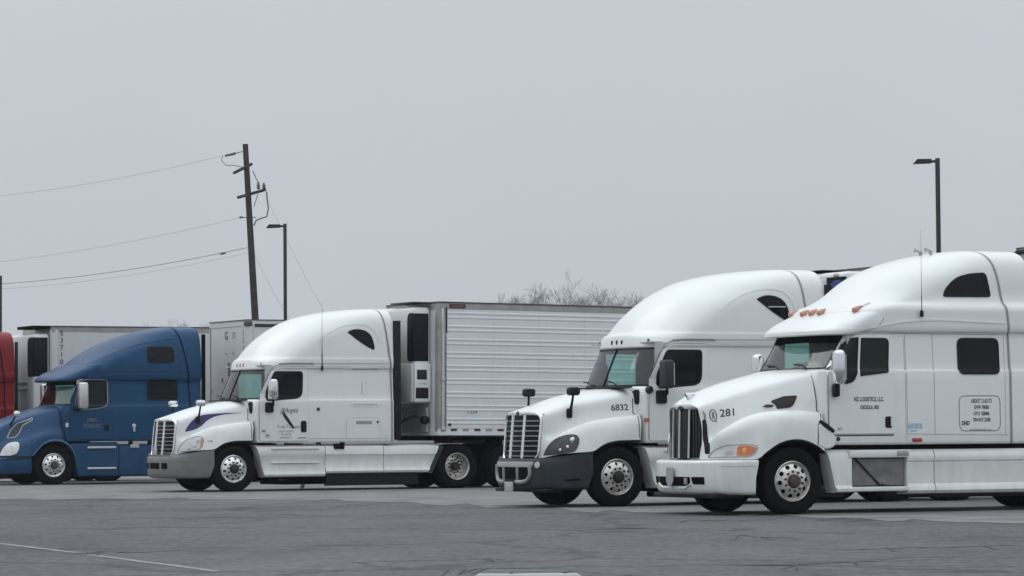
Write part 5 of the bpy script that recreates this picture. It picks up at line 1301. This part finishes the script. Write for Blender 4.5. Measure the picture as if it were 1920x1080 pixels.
# trailer of the tractor numbered 6832
l_, r_ = hitch((1.19994, 53.90000), 25.5, 5.9, 0)
tr2 = box_trailer("reefer_trailer", "white reefer trailer with a blue emblem on its black cooling unit, behind tractor 6832", l_, r_, 1.17, 4.04, False, TRW)
u = reefer(tr2, -1.05, 1.05, 1.7, 3.97, TRW, -1.02, -.42, 3.0, 3.88, wrap=False, square=True)
b = MB()
P_ = [(-.80 + .20 * math.cos(a), 3.75 + .075 * math.sin(a)) for a in [k * math.pi / 10 for k in range(20)]]
b.prism_x(P_, -.485, -.474); b.prism_x([(-.83, 3.68), (-.79, 3.68), (-.795, 3.48), (-.82, 3.48)], -.485, -.474); b.build("blue_emblem", BLUELOGO, u)
b = MB(); b.lathe_y([(0, -.1), (.04, -.05), (.05, 0), (.04, .05), (0, .1)], (-.44, -.72, 3.90), 12); b.build("unit_latch", ALUDULL, u)
b = MB(); b.box(-.42, 0, -.2, 1.0, 4.015, 4.03, .004); b.build("roof_visor_plate", GASKET, tr2)
b = MB(); b.box(-.47, -.44, -.36, 1.0, 2.0, 3.85, .01); b.build("unit_panel", TRW, u)

# trailer of the nearest truck: only its nose corner is in the picture
l_, r_ = hitch((3.63003, 48.34035), 24, 6.42, 0)
tr3 = box_trailer("box_trailer", "grey box trailer behind the nearest truck, only its nose corner showing at the right edge", l_, r_, 1.17, 4.16, False, TRG, nose="dry")
b = MB(); b.tube([(-.02, y, z) for y, z in rpoly(rect(-1.2, 1.2, 1.3, 4.10), .12, 4)] , .045, 8, cap=False); b.build("nose_frame", HUBD, tr3)

# reefer of the red tractor
tr4 = box_trailer("reefer_trailer", "white reefer trailer numbered 53710 with a black unit, hitched to the red tractor", (-12.8313, 86.26469, 0), 27, 1.17, 4.15, False, TRG, nose="ribbed")
u = reefer(tr4, -1.12, 1.12, 1.5, 3.95, TRW, -1.10, -.62, 2.80, 3.85)
b = MB(); b.box(-.50, 0, -1.15, .15, 4.08, 4.16, .015); b.build("roof_visor_plate", DARK, tr4)
for k, c_ in enumerate("53710"): text("trailer_number", c_, .26, 3.95 - .19 * k, .19, FlatX(0), INK, tr4, .012)
front_text("unit_lettering", "5310", -.30, 2.32, .20, -.46, INKG, u); b = MB(); b.box(-.468, -.44, -.6, .8, 2.62, 2.66); b.box(-.468, -.44, -.6, .8, 2.45, 2.48); b.build("unit_strip", INKG, u)
text("trailer_stencil", "CAUTION WIDE", 1.4, 3.0, .08, FlatX(0), INKG, tr4, .012)

# ------------------------------------------------------------------ lamp posts, power pole, cables
def lamp_post(x, y, h, label):
    t = thing("lamp_post", label, "lamp post", (x, y, 0), 0, "lamp posts in the lot")
    b = MB(); b.box(-.068, .068, -.068, .068, .5, h, .012); b.build("pole", POLEBLK, t)
    b = MB(); b.lathe_z([(0, 0), (.28, 0), (.28, .55), (.25, .6), (0, .6)], n=16); b.build("base", mat("lamp_base_concrete", (.30, .29, .28), .9), t)
    b = MB(); b.box(-.20, -.06, -.035, .035, h - .14, h - .06, .01); b.build("arm", POLEBLK, t)
    b = MB(); b.prism_y([(-.20, h - .03), (-.20, h - .155), (-.74, h - .175), (-.755, h - .16), (-.64, h - .03)], -.17, .17, b=.01); b.build("lamp_head", POLEBLK, t)
    return t
lamp_post(13.36, 100.0, 9.72, "black lamp post rising behind the nearest truck, right of centre")
lamp_post(-9.25, 130.4, 9.80, "black lamp post just right of the wooden power pole")
lamp_post(-27.42, 171.4, 9.80, "black lamp post at the left edge above the red tractor")

pp = thing("power_pole", "leaning wooden power pole with two crossarms, left of centre", "power pole", (-11.70, 150, 0))
pp.rotation_euler = (0, R(-3.05), 0)
PM = Matrix.Rotation(R(-3.05), 4, "Y"); PM.translation = Vector((-11.70, 150, 0)); PI_ = PM.inverted()
def lp(x, z, dy=0.0): return PI_ @ Vector((x, 150 + dy, z))
b = MB(); b.tube([(0, 0, 0), (0, 0, 8), (0, 0, 14.87)], [.20, .165, .13], 12); b.build("pole", WOOD, pp)
for z0_, xa, za, xb, zb, dy in ((13.7, -13.12, 13.57, -12.12, 13.82, 2.0), (12.5, -12.92, 12.39, -11.5, 12.63, 1.6)):
    A3, B3 = lp(xa, za, dy * .5), lp(xb, zb, -dy * .5); b = MB(); b.tube([A3, B3], .075, 4); b.build("crossarm", WOOD, pp)
for x, z, h in ((-11.83, 12.66, .34), (-11.57, 12.66, .30)):
    p = lp(x, z, -.6); b = MB(); b.lathe_z([(0, 0), (.05, 0), (.09, .08), (.06, .13), (.09, .18), (.05, .24), (.05, h), (0, h)], p, 10); b.build("insulator", CERAM, pp)
b = MB(); b.tube([lp(-13.45, 14.30), lp(-13.1, 14.38), lp(-12.95, 14.42), lp(-12.93, 14.425), lp(-12.5, 14.53)], [.05, .06, .06, .02, .02], 8); b.build("insulator", CERAM, pp)
b = MB(); b.tube([lp(-12.78, 11.40), lp(-12.62, 11.40), lp(-12.60, 11.395), lp(-12.0, 11.39)], [.05, .05, .02, .02], 8); b.build("insulator", CERAM, pp)
b = MB(); b.tube([lp(x, z) for x, z in ((-13.55, 14.31), (-13.62, 14.1), (-13.4, 13.85), (-13.0, 13.85), (-12.6, 13.75))], .018, 5)
b.tube([lp(x, z) for x, z in ((-12.15, 13.6), (-11.98, 13.2), (-11.83, 12.95))], .022, 5); b.tube([lp(x, z) for x, z in ((-11.5, 12.6), (-11.47, 12.2), (-11.42, 11.8), (-11.5, 11.42), (-11.75, 11.35), (-12.0, 11.25), (-12.1, 11.0))], .032, 6); b.tube([lp(-11.9, 12.5), lp(-12.1, 11.9)], .02, 5)
b.build("jumper_wire", CERAM, pp)
def cable(label, a, c, sag, r):
    P = []
    for k in range(21):
        f = k / 20; p = Vector(a).lerp(Vector(c), f); p.z -= sag * 4 * f * (1 - f); P.append(p)
    b = MB(); b.tube(P, r, 5); return tag(b.build("power_cable", WIRE, None), label, "cable", "cables strung from the power pole")
def ext(a, c, k=1.6): return tuple(a[i] + (c[i] - a[i]) * k for i in range(3))
cable("thin overhead cable running left from the top of the power pole", (-13.55, 150, 14.31), ext((-13.55, 150, 14.31), (-27.55, 172, 14.6)), .5, .007)
cable("thin overhead cable running left from below the lower crossarm", (-12.7, 150, 11.40), ext((-12.7, 150, 11.40), (-27.55, 172, 11.05)), .5, .007)
cable("thick overhead cable with a splice, lowest but one of those running left", (-12.4, 150, 9.97), ext((-12.4, 150, 9.97), (-27.55, 172, 9.95)), .6, .015)
cable("lowest overhead cable running left from the power pole", (-12.4, 150, 9.72), ext((-12.4, 150, 9.72), (-27.55, 172, 9.72)), .65, .006)
cable("slack guy cable running down right from low on the power pole", (-12.1, 150, 9.7), (-9.6, 149, 5.2), .15, .006)
cable("faint guy cable running down right past the lamp post", (-11.5, 150, 12.3), (-8.4, 149, 6.2), .1, .005)
b = MB(); b.tube([(-13.85, 151.7, 9.78), (-13.7, 151.55, 9.80), (-13.55, 151.4, 9.81)], [.03, .07, .03], 8); tag(b.build("cable_splice", CERAM), "dark splice on the thick overhead cable just left of the power pole", "cable splice")

# ------------------------------------------------------------------ bare winter trees far behind
BARK = mat("grey_bark", (.23, .23, .235), .9, var=.2, scale=.6)
def bare_tree(h, seed, spread=.5, depth=7):
    rng = random.Random(seed); tr, cb = MB(), MB()
    def grow(p, d, l, r, k):
        n = 3; pts = [p]; dd = d.copy()
        for i in range(n):
            dd = (dd + Vector((rng.gauss(0, .10), rng.gauss(0, .10), .05))).normalized(); pts.append(pts[-1] + dd * l / n)
        r1 = r * .68; (tr if k == 0 else cb).tube(pts, [r, r * .9, r * .78, r1], 5 if k < 2 else 3, cap=False)
        if k >= depth: return
        m = 3 if k < depth - 1 else 4
        for j in range(m):
            ax = Vector((rng.gauss(0, 1), rng.gauss(0, 1), rng.gauss(0, .4))).normalized()
            q = (dd + ax * (spread + rng.random() * .35)); q.z = max(q.z, .05); q.normalize()
            b0 = pts[-1] if j < 2 else pts[-2]
            grow(b0, q, l * (.62 + rng.random() * .2), max(r1 * (.72 if j else .85), .0085), k + 1)
    grow(Vector((0, 0, 0)), Vector((0, 0, 1)), h * .28, h * .018, 0)
    zm = max(v[2] for v in cb.v); f = h / zm; tv = [v for v in cb.v if v[2] > .8 * zm]; ox, oy = (sum(v[i] for v in tv) / len(tv) / zm for i in (0, 1))
    for q in (tr, cb): q.v = [((x - ox * z) * f, (y - oy * z) * f, z * f) for x, y, z in q.v]
    return tr.mesh("trunk", BARK, weld=False), cb.mesh("crown", BARK, weld=False)
KINDS = [bare_tree(16, 3, .55), bare_tree(16, 11, .48), bare_tree(16, 23, .65)]
SPOT = [
    (.75, 330, 16.2, 0, "low bare tree showing over the ribbed trailer's roof, leftmost of the far trees"), (1.6, 332, 16.8, 2, "bare tree second from the left above the ribbed trailer's roof"),
    (3.0, 336, 16.1, 1, "small bare tree in the dip left of the tallest far tree"), (5.4, 330, 18.0, 0, "tallest bare tree standing above the ribbed trailer's roof"),
    (7.6, 334, 16.8, 2, "dense bare tree just right of the tallest far tree"), (9.3, 338, 16.5, 1, "bare tree two places right of the tallest far tree"),
    (10.6, 334, 16.2, 0, "slim bare tree fourth from the right above the trailer's roof line"), (11.7, 340, 16.2, 2, "bare tree third from the right above the trailer's roof line"), (12.9, 338, 16.0, 1, "bare tree next to the big white roof of tractor 6832"),
    (-52.5, 505, 19.6, 2, "hazy distant tree above the blue tractor's roof, nearer the power pole"), (-56.5, 515, 19.4, 0, "hazy distant tree above the blue tractor's roof, farther left"), (-49.3, 510, 19.6, 1, "hazy distant tree over the nose of the box trailer left of the power pole")]
for x, y, h, k, lab in SPOT:
    t = thing("bare_tree", lab, "tree", (x, y, 0), random.random() * 360, "bare trees far behind the lot")
    t.scale = (h / 16 * (1.0 if y < 400 else 1.5), h / 16 * (1.0 if y < 400 else 1.5), h / 16)
    link("trunk", KINDS[k][0], t); link("crown", KINDS[k][1], t)

# ------------------------------------------------------------------ lot surface details
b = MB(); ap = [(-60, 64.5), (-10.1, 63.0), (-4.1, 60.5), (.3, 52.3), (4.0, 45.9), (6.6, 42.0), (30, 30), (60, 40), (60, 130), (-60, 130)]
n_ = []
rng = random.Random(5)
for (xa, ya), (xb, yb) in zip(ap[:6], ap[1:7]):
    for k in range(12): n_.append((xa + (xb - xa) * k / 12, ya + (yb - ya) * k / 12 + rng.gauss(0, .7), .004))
b.add(n_ + [(x, y, .004) for x, y in ap[6:]], [tuple(range(len(n_) + 4))]); structure(b.build("sky_sheen_ground", GROUND_SHEEN, smooth=False))  # ragged-edged sheet over the asphalt, carrying the painted sky sheen
LINE = mat("worn_line_paint", (.235, .235, .235), .85, var=.45, scale=5)
b = MB()
for (xa, ya), (xb, yb) in (((-6.6, 38.6), (-4.62, 33.95)), ((-4.40, 33.35), (-2.68, 29.1))):
    n = 14; A3, B3 = [], []
    for k in range(n + 1):
        f = k / n; x, y = xa + (xb - xa) * f, ya + (yb - ya) * f; A3.append((x - .05 + rng.gauss(0, .008), y - .02, .004)); B3.append((x + .05 + rng.gauss(0, .008), y + .02, .004))
    b.grid([A3, B3])
structure(b.build("painted_line", LINE, smooth=False))
TAR = mat("crack_tar", (.045, .045, .047), .7)
b = MB()
for x0_, x1_, y_, w_ in ((-3.2, -2.3, 54.8, .06), (-2.2, -1.0, 53.9, .05), (-.9, 1.4, 53.2, .07), (-7, -2.0, 47.5, .05), (-4.6, -3.5, 34.3, .06), (1.0, 1.9, 41.5, .09), (2.3, 3.4, 38.5, .06), (1.2, 4.2, 29.6, .05), (-1.8, .2, 31.0, .035), (3.0, 6.0, 33.0, .05), (-9.0, -5.0, 56.5, .05), (-.9, .9, 29.2, .03), (.3, 1.5, 28.9, .03), (2.0, 4.0, 44.0, .07), (5, 8.5, 36, .06)):
    A3, B3 = [], []; yy = y_; dr = 0.0; N_ = 36
    for k in range(N_ + 1):
        f = k / N_; dr = dr * .8 + rng.gauss(0, .035); yy += dr; ww = w_ * math.sin(math.pi * min(.97, max(.03, f))) * (.35 + 1.2 * rng.random())
        x = x0_ + (x1_ - x0_) * f; A3.append((x, yy - ww, .008)); B3.append((x, yy + ww, .008))
    b.grid([A3, B3])
    for k in range(4):   # short branches
        f = .15 + .7 * rng.random(); p = A3[int(f * N_)]; q = (p[0] + rng.gauss(0, .25), p[1] - .5 - rng.random(), .008); b.grid([[(p[0] - .012, p[1], .008), (q[0] - .006, q[1], .008)], [(p[0] + .012, p[1], .008), (q[0] + .006, q[1], .008)]])
structure(b.build("asphalt_crack", TAR, smooth=False))
# white wheel stop at the bottom edge of the picture
ws_ = thing("wheel_stop", "white parking wheel stop with two dark pin holes, at the bottom edge of the photo", "wheel stop", (.14, 26.62, 0))
b = MB(); b.sweep_x([(-.075, 0), (-.05, .06), (-.03, .075), (.03, .075), (.05, .06), (.075, 0)], lambda z: -.55 + z * 1.6, lambda z: .50 - z * 1.6, n=6); b.build("stop_block", PAPER, ws_)
b = MB()
for x in (-.16, .28): b.lathe_z([(0, .074), (.018, .074), (.018, .082), (0, .082)], (x, 0, 0), 10)
b.build("pin", BLACK, ws_)
b = MB(); b.box(-.05, .05, -.03, .03, 0, .16, .02); o = tag(b.build("paper_cup", PAPER), "small white paper litter on the ground beside the swoosh tractor's steps", "litter"); o.location = (-4.80, 72.6, .004); o.rotation_euler = (0, R(20), .4)

# ------------------------------------------------------------------ thin winter haze
hz = MB(); hz.box(-1560, 1560, -70, 3060, -1.0, 42.0)
ho = structure(hz.build("haze", [], None, smooth=False), "stuff")
hm = bpy.data.materials.new("winter_haze"); hm.use_nodes = True
hn = hm.node_tree; hn.nodes.clear()
hv_ = hn.nodes.new("ShaderNodeVolumePrincipled"); hv_.inputs["Color"].default_value = (.93, .95, 1.0, 1); hv_.inputs["Density"].default_value = 0.0002; hv_.inputs["Anisotropy"].default_value = 0.2
hout = hn.nodes.new("ShaderNodeOutputMaterial"); hn.links.new(hv_.outputs[0], hout.inputs["Volume"])
ho.data.materials.append(hm)
